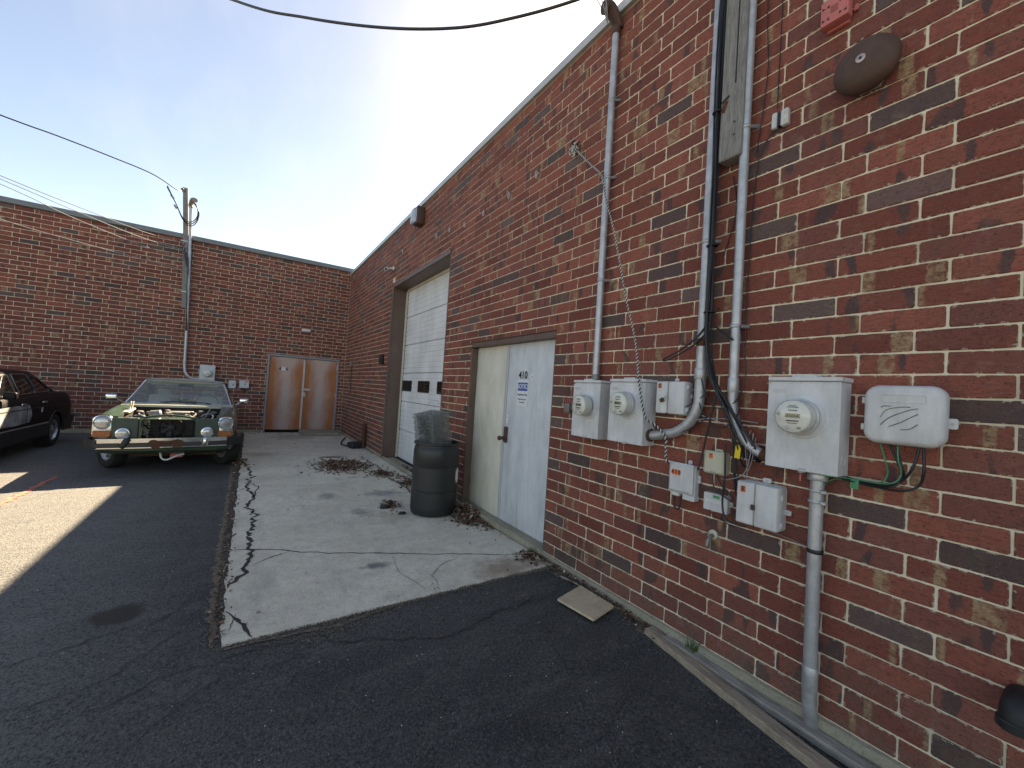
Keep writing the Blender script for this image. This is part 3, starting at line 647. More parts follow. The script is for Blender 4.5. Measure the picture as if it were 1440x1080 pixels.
for (yy, zz) in ((3.672, 1.70), (4.12, 1.215)):
    s_ = MB(); pts = [(.035*math.sin(R(a)), .035*math.cos(R(a))+.018) for a in range(-120, 121, 20)] + [(0, -.065)]
    s_.rings([[(X9-d, yy-px, zz+py) for px, py in pts] for d in (0, .002)]); s_.build('sticker', 'signwhite', dd); MB().box((X9-.0025, yy, zz+.018), (.001, .022, .008)).build('sticker_mark', 'ink', dd)
for z in (.3, 1.05, 1.85):
    MB().tube([(.082, y0+.03, z-.055), (.082, y0+.03, z+.055)], .010, 10).build('hinge', 'galv', dd); MB().tube([(.082, y1-.035, z-.055), (.082, y1-.035, z+.055)], .010, 10).build('hinge', 'brownsteel', dd)
# garage door
gy0, gy1 = GAR[0], GAR[1]; gf = MB()
gf.box((.150, gy1-.012, 1.78), (.30, .022, 3.72)); gf.box((.150, gy0+.012, 1.78), (.30, .022, 3.72)); gf.box((.150, (gy0+gy1)/2, 3.663), (.302, gy1-gy0-.05, .072), bev=.004)
gf.box((-.010, gy1+.006, 1.80), (.018, .09, 3.70), bev=.004); gf.box((-.008, (gy0+gy1)/2, 3.668), (.016, gy1-gy0, .070), bev=.004)
gd = gf.build('garage_door', 'brownsteel', wr); gd['label'] = 'white sectional garage door in a brown steel frame'
tm = MB(); tm.box((.285, gy1-.055, 1.78), (.03, .06, 3.6), bev=.003); tm.box((.285, gy0+.055, 1.78), (.03, .06, 3.6), bev=.003); tm.box((.285, (gy0+gy1)/2, 3.60), (.03, gy1-gy0-.17, .05), bev=.003); tm.build('trim', 'trimcream', gd)
SH = .605
for k in range(6):
    z0 = -.01+k*SH; prof = [(.312, 0.004)]
    for r_ in range(6):
        a = .012+r_*.0975
        prof += [(.305, a+.002), (.305, a+.070), (.3125, a+.078), (.3125, a+.092)]
    prof += [(.305, SH-.012), (.312, SH-.005)]
    mb = MB(); L_ = []
    for yy in (gy0+.09, gy1-.09): L_.append([(x, yy, z0+z) for x, z in prof]+[(.345, yy, z0+SH-.004), (.345, yy, z0+.004)])
    mb.rings(L_); pn = mb.build('panel', 'garage', gd, smooth=20)
    if k == 2:
        for w_ in range(3):
            yc = 8.46-w_*.975+.03
            fo = MB(); wstack(fo, 0, 0, .60, .225, .03, [(0, 0), (0, .012), (.012, .016), (.022, .012)], base=(.306, yc, 1.535)); fo.build('window_frame', 'black', gd)
            pn_ = MB(); wstack(pn_, 0, 0, .55, .175, .012, [(0, 0), (0, .003)], base=(.2935, yc, 1.535)); pn_.build('window_pane', 'darkglass', gd)
MB().box((.30, (gy0+gy1)/2, -.02), (.06, gy1-gy0-.1, .03), bev=.006).build('bottom_seal', 'black', gd)
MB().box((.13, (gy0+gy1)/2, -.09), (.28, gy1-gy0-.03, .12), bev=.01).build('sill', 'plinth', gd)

# rusted double doors of the far wall
x0, x1 = RD[0], RD[1]; fm = MB(); YF = 13.65
fm.box((x0+.025, YF+.03, 1.08), (.05, .10, 2.23), bev=.005); fm.box((x1-.025, YF+.03, 1.08), (.05, .10, 2.23), bev=.005); fm.box(((x0+x1)/2, YF+.03, 2.18), (x1-x0-.104, .10, .05), bev=.005)
rd = fm.build('double_door', 'framegrey', wl); rd['label'] = 'rust-streaked grey steel double doors'
xm = -1.115
for i, (a, b) in enumerate(((x0+.053, xm-.004), (xm+.004, x1-.053))):
    c = Vector(((a+b)/2, YF+.035, .03)); mb = MB().box((0, 0, 1.06), (b-a, .045, 2.11), bev=.003)
    lo = mb.build('door_leaf', 'rustdoor', None, origin=(0, 0, 0), smooth=30); lo.parent = rd; lo.location = c-ORG[rd.name]; lo.scale.x = 1.0
MB().box((xm-.01, YF+.004, 1.08), (.05, .014, 2.06), bev=.003).build('astragal', 'galv', rd)
MB().box((xm+.10, YF+.006, 1.235), (.18, .012, .055), bev=.003).build('door_plate', 'coping_light', rd)
lk = MB(); lk.box((xm+.035, YF-.002, 1.07), (.075, .028, .14), bev=.004); lk.lathe([(.018, 0), (.018, .02), (.006, .022)], (xm+.035, YF-.016, 1.08), (0, -1, 0), 12); lk.build('door_lock', 'galv', rd)
for dx, s in ((-.64, '4'), (-.46, '6')): text('door_number', s, .12, (xm+dx, YF+.0115, 1.80), 'ink', rd, 'L', bold=.003)
MB().box((xm-.55, YF+.0105, 1.80), (.10, .003, .095)).build('number_patch', 'signwhite', rd)
for z in (.25, 1.1, 1.95):
    MB().tube([(x0+.05, YF+.008, z-.06), (x0+.05, YF+.008, z+.06)], .011, 8).build('hinge', 'galv', rd); MB().tube([(x1-.05, YF+.008, z-.06), (x1-.05, YF+.008, z+.06)], .011, 8).build('hinge', 'galv', rd)
stp = MB().box((-.66, 13.19, .0), (1.0, .85, .09), bev=.012).build('door_step', 'plinth', None, origin=(-.66, 13.19, -.045)); tag(stp, 'low grey concrete step under the rusted double doors', 'step')

# ---------------------------------------------------------------- meters and boxes on the near wall
def meter(parent, y, z, d0, face='R', far=False):
    """round glass electricity meter: collar, body, face, display"""
    ax, ay, az = FACES[face]; o = (Vector((-d0, y, z)) if face == 'R' else Vector((y, 13.65-d0, z)))
    mt_ = MB().lathe([(.098, -.002), (.098, .012), (.090, .018), (.088, .03)], o, az, 36).build('meter', 'boxgrey', parent, smooth=30)
    MB().lathe([(.0865, .031), (.0865, .045), (.092, .047), (.092, .055), (.084, .057)], o, az, 36).build('meter_ring', 'galv', mt_)
    MB().lathe([(.079, .03), (.079, .112), (.076, .114)], o, az, 32).build('meter_body', 'meterface', mt_)
    MB().lathe([(.084, .057), (.0835, .118), (.080, .127), (.070, .131), (.03, .133)], o, az, 36, cap0=False).build('meter_cover', 'glass', mt_)
    b = o+az*.1150
    q = MB(); wstack(q, 0, 0, .066, .021, .002, [(0, 0), (0, .002)], face, base=b+ay*.004); q.build('display', 'lcd', mt_)
    if not far:
        bar = lambda dx, dy, w, h, nm: MB().box(b+ax*dx+ay*dy+az*.0026, (.0008, w, h)).build(nm, 'ink', mt_, smooth=0)
        for q in range(5): bar(-.022+q*.011, .004, .005, .012, 'display_segment')
        for dx, dy, w, h in ((0, .030, .040, .005), (0, .046, .052, .003), (0, .053, .036, .003), (0, -.022, .056, .006), (0, -.034, .044, .003)): bar(dx, dy, w, h, 'meter_print')
        for dx, dy in ((-.063, .01), (-.022, -.056)): MB().lathe([(.009, 0), (.009, .003), (.005, .004), (.003, .001)], b+ax*dx+ay*dy, az, 14).build('screw', 'galv', mt_)
        MB().box(b+ax*.03+ay*-.055+az*.002, (.004, .016, .010)).build('optical_port', 'lcd', mt_)
    return mt_
def meter_box(label, yc, z0, z1, w, d, my, mz):
    t = thing('meter_box', label, 'meter box', (0, yc, z0), 'meter boxes on the near wall')
    h = z1-z0; zc = (z0+z1)/2
    MB().box((-d/2+.003, yc, zc-.012), (d-.004, w-.008, h-.024), bev=.003).build('enclosure', 'boxgrey', t)
    cv = MB(); wstack(cv, yc, zc-.016, w, h-.036, .004, [(0, d-.012), (0, d+.001), (.002, d+.003)]); cv.build('front_cover', 'boxgrey', t)
    lid = MB(); lid.box((-d/2-.002, yc, z1-.011), (d+.010, w+.006, .022), bev=.004); lid.build('top_lid', 'boxgrey', t)
    MB().box((-d/2, yc+.01, z1+.006), (.08, .11, .014), bev=.004).build('hub_plate', 'boxgrey', t)
    rg = MB(); rg.lathe([(.112, 0), (.108, .006), (.100, .0075)], (-d-.002, my, mz), (-1, 0, 0), 36); rg.build('meter_collar', 'boxgrey', t)
    meter(t, my, mz, d+.002)
    lt = MB(); lt.box((-d-.006, yc-.015, z0+.006), (.012, .035, .018), bev=.004); lt.tube([(-d-.012, yc-.024, z0+.006), (-d-.016, yc-.02, z0-.004), (-d-.016, yc-.005, z0-.004), (-d-.012, yc, z0+.006)], .0022, 6); lt.build('latch', 'galv', t)
    sl = MB(); sl.box((-d-.012, yc-.012, z0-.03), (.002, .006, .035)); sl.build('seal_tag', 'redplast', t)
    st = MB(); wstack(st, 0, 0, .062, .022, .002, [(0, 0), (0, .001)], base=(-d-.003, yc+w/2-.055, z1-.075)); st.build('maker_plate', 'coping_light', t)
    for r_ in (.030, .021):
        MB().lathe([(r_, 0), (r_, .0015), (r_-.003, .002), (r_-.0045, 0)], (-d*.5, yc-w/2+.0045, z0+.075), (0, -1, 0), 24, cap0=False, cap1=False).build('knockout', 'boxgrey', t)
    return t
big = meter_box('large grey meter box with a steel pipe running down to the ground', .962, 1.222, 1.706, .328, .135, .955, 1.500)
mb2 = meter_box('grey meter box whose big curved pipe leaves its lower right side', 2.122, 1.206, 1.688, .334, .140, 2.095, 1.500)
mb1 = meter_box('grey meter box nearest the 410 doors, under the thin tall pipe', 2.574, 1.192, 1.676, .322, .122, 2.535, 1.462)
jb = MB(); jb.box((-.028, 2.90, 1.42), (.055, .075, .085), bev=.006, seg=2); jb.box((-.058, 2.90, 1.42), (.008, .05, .05), bev=.003); jb.tube([(-.03, 2.87, 1.42), (-.03, 2.73, 1.42)], .011, 8)
tag(jb.build('junction_box', 'castmetal', None, origin=(0, 2.90, 1.37)), 'small dark grey junction box beside the leftmost near meter box', 'junction box')

def sticker(parent, s, y, z, d, w, h, size, mat='orange', ink='ink'):
    m_ = MB(); wstack(m_, 0, 0, w, h, .002, [(0, 0), (0, .0012)], base=(-d, y, z)); m_.build('sticker', mat, parent)
    text('sticker_lettering', s, size, (-d-.0016, y, z), ink, parent, bold=.0016)
def tabs(parent, lst, mat):
    for y, z, d, w, h in lst:
        mb = MB(); wstack(mb, 0, 0, w, h, min(w, h)*.3, [(0, 0), (0, .010)], base=(-d, y, z)); mb.build('mounting_tab', mat, parent)
        MB().lathe([(.005, 0), (.005, .004), (.002, .005)], (-d-.010, y, z), (-1, 0, 0), 10).build('screw', 'galv', parent)
# box C
t = thing('telephone_box', 'grey plastic telephone box with orange C sticker and hanging padlock', 'telephone box', (0, 1.79, 1.447))
b_ = MB(); wstack(b_, 1.785, 1.56, .225, .222, .012, [(0, 0), (0, .028)]); b_.build('back_box', 'boxplast', t)
for yy, ww in ((1.848, .094), (1.732, .128)):
    b_ = MB(); wstack(b_, yy, 1.565, ww, .225, .012, [(0, .029), (0, .082), (.004, .092), (.010, .095)]); b_.build('door', 'boxplast', t)
sticker(t, 'C', 1.862, 1.645, .0955, .026, .034, .034); tabs(t, [(1.79, 1.687, .0, .03, .03), (1.675, 1.58, .01, .03, .03)], 'boxplast')
pk = MB(); pk.box((-.108, 1.832, 1.545), (.018, .030, .026), bev=.004, rot=Matrix.Rotation(R(-35), 3, 'X')); pk.build('padlock', 'rust', t)
MB().tube(smooth_path([(-.108, 1.818, 1.558), (-.110, 1.806, 1.572), (-.108, 1.797, 1.565), (-.106, 1.80, 1.552)], 4), .0028, 6).build('shackle', 'galv', t)
for z in (1.49, 1.64): MB().box((-.055, 1.665, z), (.03, .014, .03), bev=.003).build('hinge', 'boxplast', t)
# box 410
t = thing('telephone_box', 'small grey box with orange 410 sticker where the striped rope ends', 'telephone box', (0, 1.68, .91))
b_ = MB(); wstack(b_, 1.68, 1.02, .180, .195, .012, [(0, 0), (0, .040)]); b_.build('back_box', 'boxplast', t)
b_ = MB(); wstack(b_, 1.685, 1.03, .178, .200, .014, [(0, .041), (0, .060), (.016, .072), (.018, .075)]); b_.build('door', 'boxplast', t)
b_ = MB(); b_.box((-.03, 1.725, .918), (.055, .06, .028), bev=.004); b_.box((-.03, 1.625, .912), (.06, .085, .036), bev=.004); b_.build('cable_entry', 'boxplast', t)
sticker(t, '4 1 0', 1.712, 1.067, .0755, .064, .036, .033); tabs(t, [(1.655, 1.137, 0, .026, .028), (1.582, 1.04, .006, .022, .05)], 'boxplast')
MB().tube(smooth_path([(-.03, 1.745, .91), (-.035, 1.745, .86), (-.038, 1.735, .825), (-.04, 1.715, .815), (-.038, 1.698, .83), (-.035, 1.695, .90)], 5), .006, 8).build('cable_loop', 'blackcable', t)
# tan box
t = thing('telephone_box', 'small beige plastic box between the 410 box and large meter box', 'telephone box', (0, 1.466, 1.10))
b_ = MB(); wstack(b_, 1.466, 1.17, .142, .142, .010, [(0, 0), (0, .030)]); b_.build('back_box', 'tanplast', t)
b_ = MB(); wstack(b_, 1.466, 1.172, .140, .142, .012, [(0, .031), (0, .046), (.012, .056), (.014, .056), (.016, .054)]); b_.build('door', 'tanplast', t)
sticker(t, '6', 1.485, 1.212, .0545, .026, .032, .030); MB().lathe([(.010, 0), (.010, .006), (.005, .008)], (-.054, 1.468, 1.117), (-1, 0, 0), 16).build('screw', 'galv', t)
tabs(t, [(1.46, 1.247, 0, .05, .016)], 'tanplast')
# signal unit with green label
t = thing('signal_box', 'small grey unit with a green label and white lettering', 'signal box', (0, 1.452, .865))
b_ = MB(); wstack(b_, 1.452, .923, .155, .108, .006, [(0, 0), (0, .036), (.003, .039)]); b_.build('case', 'boxplast', t)
b_ = MB(); wstack(b_, 0, 0, .042, .019, .002, [(0, 0), (0, .001)], base=(-.0392, 1.445, .960)); b_.build('green_label', plain('green_label', (.03, .30, .12), .5), t)
text('lettering', 'ACLARA', .026, (-.0394, 1.440, .930), 'white', t, bold=.0008); lg = MB(); wstack(lg, 0, 0, .017, .016, .004, [(0, 0), (0, .0006)], base=(-.0392, 1.505, .931)); lg.build('logo', 'white', t)
tabs(t, [(1.368, .93, 0, .022, .03)], 'boxplast'); MB().tube(smooth_path([(-.02, 1.50, .868), (-.022, 1.46, .835), (-.02, 1.40, .82), (-.015, 1.34, .80)], 5), .0025, 6).build('lead', 'blackcable', t)
# box E
t = thing('telephone_box', 'wide grey plastic box with orange E sticker below the cables', 'telephone box', (0, 1.185, .858))
b_ = MB(); wstack(b_, 1.175, .985, .215, .245, .016, [(0, 0), (0, .045)]); b_.build('back_box', 'boxplast', t)
for yy, ww in ((1.240, .100), (1.128, .122)):
    b_ = MB(); wstack(b_, yy, .985, ww, .240, .010, [(0, .046), (0, .094), (.005, .102), (.010, .104)]); b_.build('door', 'boxplast', t)
sticker(t, 'E', 1.252, 1.062, .1045, .028, .036, .034); tabs(t, [(1.165, 1.122, .01, .045, .026), (1.052, .97, .012, .035, .028)], 'boxplast')
MB().box((-.112, 1.192, .972), (.014, .020, .030), bev=.004).build('latch', 'bell', t)
for z in (.90, 1.05): MB().box((-.055, 1.065, z), (.03, .012, .03), bev=.003).build('hinge', 'boxplast', t)
# rounded telephone box at right
t = thing('telephone_box', 'rounded pale grey box with ribbed lid, rightmost on the wall', 'telephone box', (0, .59, 1.41))
b_ = MB(); wstack(b_, .59, 1.538, .262, .255, .045, [(0, 0), (0, .038)], n=8); b_.build('back_box', 'boxplast', t)
b_ = MB(); wstack(b_, .59, 1.538, .275, .268, .055, [(0, .039), (0, .066), (.004, .080), (.014, .092), (.024, .096)], n=10); b_.build('lid', 'boxplast', t, smooth=50)
pan = MB(); wstack(pan, .585, 1.612, .150, .036, .006, [(0, .0955), (0, .0985), (.003, .0985), (.004, .0968)]); pan.build('name_panel', 'boxplast', t)
for pts in ([(.07, .045), (.06, .052), (.035, .052)], [(.07, .0), (.05, .035), (.0, .05), (-.03, .050)], [(.07, -.035), (.04, .0), (-.02, .035), (-.055, .046)], [(.04, -.040), (0, -.018), (-.03, .005), (-.055, .022)], [(.0, -.050), (-.03, -.045), (-.055, -.022)]):
    MB().tube(smooth_path([(-.0965, .59+a, 1.525+b) for a, b in pts], 5), .0022, 6).build('ridge', 'castmetal', t)
for z in (1.475, 1.60): MB().box((-.055, .732, z), (.03, .014, .03), bev=.003).build('hinge', 'boxplast', t)
tabs(t, [(.440, 1.515, .03, .030, .045)], 'boxplast')
gw = [([(.671, 1.405), (.648, 1.33), (.640, 1.27), (.662, 1.222), (.76, 1.212), (.84, 1.20), (.886, 1.15), (.893, 1.09)], 'green', .0032), ([(.636, 1.405), (.600, 1.32), (.590, 1.27), (.61, 1.232), (.70, 1.212), (.79, 1.222)], 'blackcable', .0055),
      ([(.615, 1.405), (.588, 1.31), (.585, 1.26), (.62, 1.215), (.71, 1.205), (.80, 1.218)], 'blackcable', .005), ([(.536, 1.405), (.552, 1.31), (.60, 1.235), (.68, 1.216), (.80, 1.214)], 'blackcable', .0055),
      ([(.522, 1.405), (.515, 1.31), (.53, 1.24), (.58, 1.205), (.68, 1.20), (.80, 1.212)], 'blackcable', .0055), ([(.605, 1.40), (.598, 1.34), (.59, 1.27), (.63, 1.225), (.76, 1.219), (.86, 1.21), (.880, 1.16), (.884, 1.10)], 'green', .003)]
t = thing('cable_bundle', 'black and green wires looping below the rounded box to the pipe', 'cables', (0, .7, 1.2))
for k_, (pts, mt_, r_) in enumerate(gw): MB().tube(smooth_path([(-.045-.012*(i % 2)-.004*k_, y, z) for i, (y, z) in enumerate(pts)], 6), r_, 7).build('wire', mt_, t)
MB().box((-.07, .752, 1.196), (.003, .032, .042)).build('green_tag', 'green', t)

# ---------------------------------------------------------------- pipes
def couple(t, p, a, r, h, mat='galv', name='coupling'):
    a = Vector(a).normalized(); MB().lathe([(r*.96, -h/2), (r, -h/2+.003), (r, h/2-.003), (r*.96, h/2)], p, a, 18).build(name, mat, t)
def strap(t, y, z, r, d):
    mb = MB(); L_ = arc((-d, y, z), r+.003, 200, -20, 14, (0, 1, 0), (-1, 0, 0))
    pts = [Vector((-.004, y+r+.035, z))]+L_[::-1]+[Vector((-.004, y-r-.035, z))]
    loops = [[p+Vector((0, 0, .011)), p+Vector((0, 0, -.011))] for p in pts]
    k = MB(); n_ = len(pts); k.v = [q for l in loops for q in l]; k.f = [(2*i, 2*i+1, 2*i+3, 2*i+2) for i in range(n_-1)]
    o = k.build('strap', 'galv', t); md = o.modifiers.new('s', 'SOLIDIFY'); md.thickness = .003
def weatherhead(t, p, out, r, mat='bell'):
    p = Vector(p); out = Vector(out).normalized(); up = Vector((0, 0, 1)); sd_ = out.cross(up); mb = MB()
    couple(t, p+up*.02, (0, 0, 1), r*1.25, .06, mat, 'hub')
    loops = []
    for i in range(9):
        a = i/8; c = p+up*(.05+.14*math.sin(a*math.pi*.62))+out*(.16*a-.03); rr = r*(1.3+.75*math.sin(min(1, a*1.25)*math.pi*.55))
        tan = (up*math.cos(a*1.9)+out*math.sin(a*1.9)).normalized(); nn = sd_.cross(tan)
        loops.append([c+(sd_*math.cos(q)+nn*math.sin(q)*.8)*rr for q in [2*math.pi*j/16 for j in range(16)]])
    mb.rings(loops); mb.build('cap', mat, t, smooth=50)
t = thing('conduit', 'thin steel pipe rising from the leftmost near meter box to the roof', 'pipe', (-.05, 2.552, 1.69))
MB().tube([(-.05, 2.552, 1.69), (-.05, 2.556, 3.2), (-.05, 2.552, 4.70)], .029, 16).build('pipe', 'galv', t); couple(t, (-.05, 2.552, 1.705), (0, 0, 1), .035, .05, 'castmetal')
for z in (2.535, 3.425, 4.10): strap(t, 2.554, z, .029, .05)
weatherhead(t, (-.05, 2.552, 4.70), (-1, .2, 0), .030)
for k_, (dx, dy, dz) in enumerate(((-.15, .25, .75), (-.3, .1, .9), (.1, -.2, .95), (-.12, .02, 1.0))):
    MB().tube(smooth_path([(-.13, 2.58, 4.76), (-.16-.01*k_, 2.60-.02*k_, 4.86), (-.16+dx*.35, 2.58+dy*.4, 4.80+dz*.35), (-.16+dx, 2.58+dy, 4.80+dz)], 6), .004, 6).build('wire', 'thinwire', t)
t = thing('conduit', 'wide steel pipe beside the cables, curving into a meter box', 'pipe', (-.055, 1.96, 1.26))
pts = [(-.055, 1.588, 5.5), (-.055, 1.586, 3.0), (-.055, 1.584, 1.60)]+[(-.055, 1.584+.27-.27*math.cos(R(a)), 1.58-.27*math.sin(R(a))) for a in range(6, 85, 6)]+[(-.057, 1.88, 1.292), (-.06, 1.955, 1.285)]
MB().tube(pts, .034, 18).build('pipe', 'galv', t)
couple(t, (-.055, 1.584, 1.935), (0, 0, 1), .037, .05, 'rust'); couple(t, (-.055, 1.584, 1.73), (0, 0, 1), .039, .07); couple(t, (-.06, 1.945, 1.285), (0, 1, 0), .046, .018, 'rust', 'locknut')
strap(t, 1.586, 2.6, .034, .055)
weatherhead(t, (-.055, 1.588, 5.5), (-1, 0, 0), .034)
t = thing('conduit', 'steel pipe right of the timber post, bending to the large meter box', 'pipe', (-.055, 1.13, 1.25))
pts = [(-.055, 1.372, 5.4), (-.055, 1.374, 3.2), (-.055, 1.368, 1.66)]+smooth_path([(-.055, 1.367, 1.60), (-.055, 1.360, 1.52), (-.055, 1.335, 1.42), (-.056, 1.29, 1.345), (-.058, 1.235, 1.30), (-.06, 1.19, 1.275), (-.06, 1.12, 1.255)], 4)
MB().tube(pts, .0275, 18).build('pipe', 'galv', t); couple(t, (-.055, 1.367, 1.66), (0, 0, 1), .032, .085); couple(t, (-.06, 1.15, 1.262), (0, 1, .3), .033, .07, 'rust')
for z in (3.255, 2.02): strap(t, 1.373, z, .0275, .055)
couple(t, (-.055, 1.372, 2.78), (0, 0, 1), .0295, .012); couple(t, (-.0585, 1.225, 1.296), (0, .85, .45), .032, .012, 'galv', 'wire_wrap'); couple(t, (-.0585, 1.25, 1.312), (0, .8, .5), .032, .012, 'galv', 'wire_wrap')
weatherhead(t, (-.055, 1.372, 5.4), (-1, 0, 0), .0275)
MB().box((-.092, 1.300, 1.268), (.003, .032, .080), bev=.001, rot=Matrix.Rotation(R(4), 3, 'X')).build('yellow_tag', 'yellow', t)
t = thing('conduit', 'thick grey pipe from the large meter box down into the ground', 'pipe', (-.06, .9, -.1))
MB().tube([(-.06, .907, 1.225), (-.06, .905, .7), (-.06, .900, .16)]+smooth_path([(-.06, .899, .10), (-.055, .898, .04), (-.035, .896, -.03), (.0, .894, -.09)], 4), .0305, 18).build('pipe', 'galv', t)
couple(t, (-.06, .9065, 1.20), (0, 0, 1), .044, .035); couple(t, (-.06, .899, .19), (0, 0, 1), .034, .12)
for z in (1.13, 1.075): couple(t, (-.06, .9055, z), (0, 0, 1), .0375, .014, 'galv', 'ground_clamp'); MB().box((-.085, .868, z), (.02, .025, .016), bev=.003).build('clamp_bolt', 'galv', t)
couple(t, (-.06, .903, .825), (0, 0, 1), .036, .02, 'blackcable', 'cable_wrap'); MB().tube(smooth_path([(-.06, .935, .83), (-.03, 1.05, .84), (-.012, 1.2, .845), (-.01, 1.32, .85)], 5), .002, 6).build('wire', 'thinwire', t)

# timber post, hanging cables
t = thing('timber_post', 'weathered square timber post bolted high on the wall between pipes', 'post', (-.05, 1.444, 3.08))
MB().box((-.052, 1.444, 4.35), (.100, .145, 2.54), bev=.007).build('post', 'postwood', t)
MB().box((-.1035, 1.49, 3.43), (.004, .030, .07), rot=Matrix.Rotation(R(20), 3, 'X'), bev=.001).build('knot_hole', 'rust', t); MB().box((-.104, 1.485, 3.475), (.004, .055, .016), rot=Matrix.Rotation(R(-25), 3, 'X'), bev=.001).build('split', 'ink', t)
MB().box((-.1032, 1.425, 4.0), (.003, .007, .9)).build('split', 'engine', t)
for z in (3.3, 3.22): MB().lathe([(.006, 0), (.006, .004), (.003, .005)], (-.102, 1.42, z), (-1, 0, 0), 8).build('nail', 'rust', t)
t = thing('cable_bundle', 'thick bundle of black cables hanging beside the wide pipe', 'cables', (-.06, 1.5, 1.2))
rv = random.Random(5); ends = [(1.36, 1.29, 1.20), (1.345, 1.33, 1.12), (1.33, 1.26, 1.24), (1.35, 1.34, 1.10), (1.325, 1.25, 1.25), (1.315, 1.22, 1.24), (1.35, 1.32, 1.14), (1.31, 1.21, 1.245), (1.34, 1.28, 1.25), (1.36, 1.30, 1.20)]
for k_ in range(10):
    y0_ = 1.530+.0075*(k_ % 4); d0_ = .075+.013*(k_//4)+.002*k_; e = ends[k_]; ph = rv.uniform(0, 6)
    pts = [(-d0_-.05, y0_-.02, 5.6)]+[(-d0_+.006*math.sin(ph+q), y0_+.007*math.sin(ph*2+q*1.7)-.016*max(0, (3.2-zz))/1.3, zz) for q, zz in enumerate((4.6, 4.0, 3.5, 3.0, 2.6, 2.2, 1.95))]
    pts += [(-d0_+.005, 1.478+.006*(k_ % 3), 1.72), (-d0_+.01, e[0]+.03, 1.50), (-d0_+.015, e[1]+.01, 1.33), (-.06-.004*(k_ % 3), e[1]-.01, e[2]), (-.045, e[1]-.02, e[2]-.10 if e[2] < 1.2 else e[2]-.02)]
    MB().tube(smooth_path(pts, 5), .0044+.0010*(k_ % 3), 7).build('cable', 'blackcable', t)
for z in (3.42, 2.55, 2.12): couple(t, (-.095, 1.535-.016*max(0, (3.2-z))/1.3, z), (0, 0, 1), .036, .008, 'ink', 'cable_tie')
for pts in ([(1.525, 2.05), (1.60, 1.965), (1.72, 1.885), (1.835, 1.835), (1.83, 1.82), (1.74, 1.852), (1.62, 1.915), (1.53, 1.99)], [(1.47, 2.02), (1.42, 1.98), (1.36, 1.93)]):
    MB().tube(smooth_path([(-.10, y, z) for y, z in pts], 6), .0058, 7).build('cable', 'blackcable', t)
t = thing('cable_bundle', 'loose loops of thin black wire around the bent pipes', 'cables', (-.08, 1.45, 1.4))
for pts, r_, mt_ in [([(1.56, 1.95), (1.57, 1.75), (1.53, 1.60), (1.46, 1.52), (1.38, 1.53), (1.31, 1.60), (1.285, 1.75), (1.31, 1.90), (1.335, 2.02)], .0038, 'blackcable'), ([(1.59, 1.62), (1.55, 1.50), (1.48, 1.42), (1.40, 1.40), (1.33, 1.46), (1.30, 1.58)], .0035, 'blackcable'),
                     ([(1.90, 1.43), (1.78, 1.46), (1.68, 1.50), (1.58, 1.56), (1.50, 1.62)], .003, 'blackcable'), ([(1.92, 1.36), (1.80, 1.31), (1.66, 1.35), (1.52, 1.44), (1.46, 1.52)], .003, 'blackcable'), ([(1.59, 1.43), (1.45, 1.45), (1.30, 1.45), (1.20, 1.445)], .003, 'thinwire'), ([(1.55, 1.46), (1.42, 1.43), (1.34, 1.39)], .0025, 'thinwire'),
                     ([(1.455, 1.62), (1.495, 1.4), (1.53, 1.22), (1.552, 1.11)], .006, 'blackcable'), ([(1.43, 1.105), (1.40, 1.06), (1.36, 1.02), (1.31, .98)], .005, 'blackcable'), ([(1.455, 1.105), (1.44, 1.03), (1.39, .99), (1.32, .965)], .0045, 'blackcable'), ([(1.385, 1.30), (1.375, 1.10), (1.385, .95), (1.36, .86), (1.30, .842), (1.24, .845)], .006, 'blackcable'),
                     ([(1.24, 1.40), (1.262, 1.30), (1.25, 1.18), (1.245, 1.10)], .0018, 'thinwire'), ([(1.225, 1.385), (1.235, 1.25), (1.27, 1.14), (1.36, 1.09), (1.40, 1.09)], .0028, 'thinwire'), ([(1.21, 1.36), (1.225, 1.22), (1.26, 1.12)], .0018, 'thinwire')]:
    MB().tube(smooth_path([(-.075-.006*(i % 2), y, z) for i, (y, z) in enumerate(pts)], 7), r_, 7).build('wire', mt_, t)
t = thing('cable_bundle', 'two thin dark wires dropping to the little junction block', 'cables', (-.01, 1.2, 3.3))
for pts in ([(1.215, 5.0), (1.215, 4.2), (1.215, 3.31)], [(1.31, 5.0), (1.30, 4.0), (1.28, 3.6), (1.30, 3.3), (1.32, 3.1)], [(1.215, 3.2), (1.27, 3.13), (1.31, 3.02), (1.33, 2.7), (1.335, 2.2), (1.33, 1.9)], [(1.46, 3.0), (1.43, 2.8), (1.46, 2.62), (1.50, 2.5)]):
    MB().tube(smooth_path([(-.012, y, z) for y, z in pts], 6), .0032, 6).build('wire', 'blackcable', t)
t = thing('junction_block', 'small grey and black wire connector below the thin dark wires', 'junction block', (0, 1.19, 3.17))
MB().box((-.018, 1.165, 3.225), (.036, .040, .095), bev=.006).build('cover', 'boxplast', t); MB().box((-.014, 1.195, 3.228), (.028, .020, .085), bev=.003).build('terminal', 'ink', t); MB().box((-.016, 1.222, 3.23), (.032, .030, .095), bev=.006).build('cover', 'boxplast', t)
for dz in (-.025, .02): MB().box((-.0365, 1.16, 3.225+dz), (.002, .014, .020)).build('slot', 'tanplast', t)

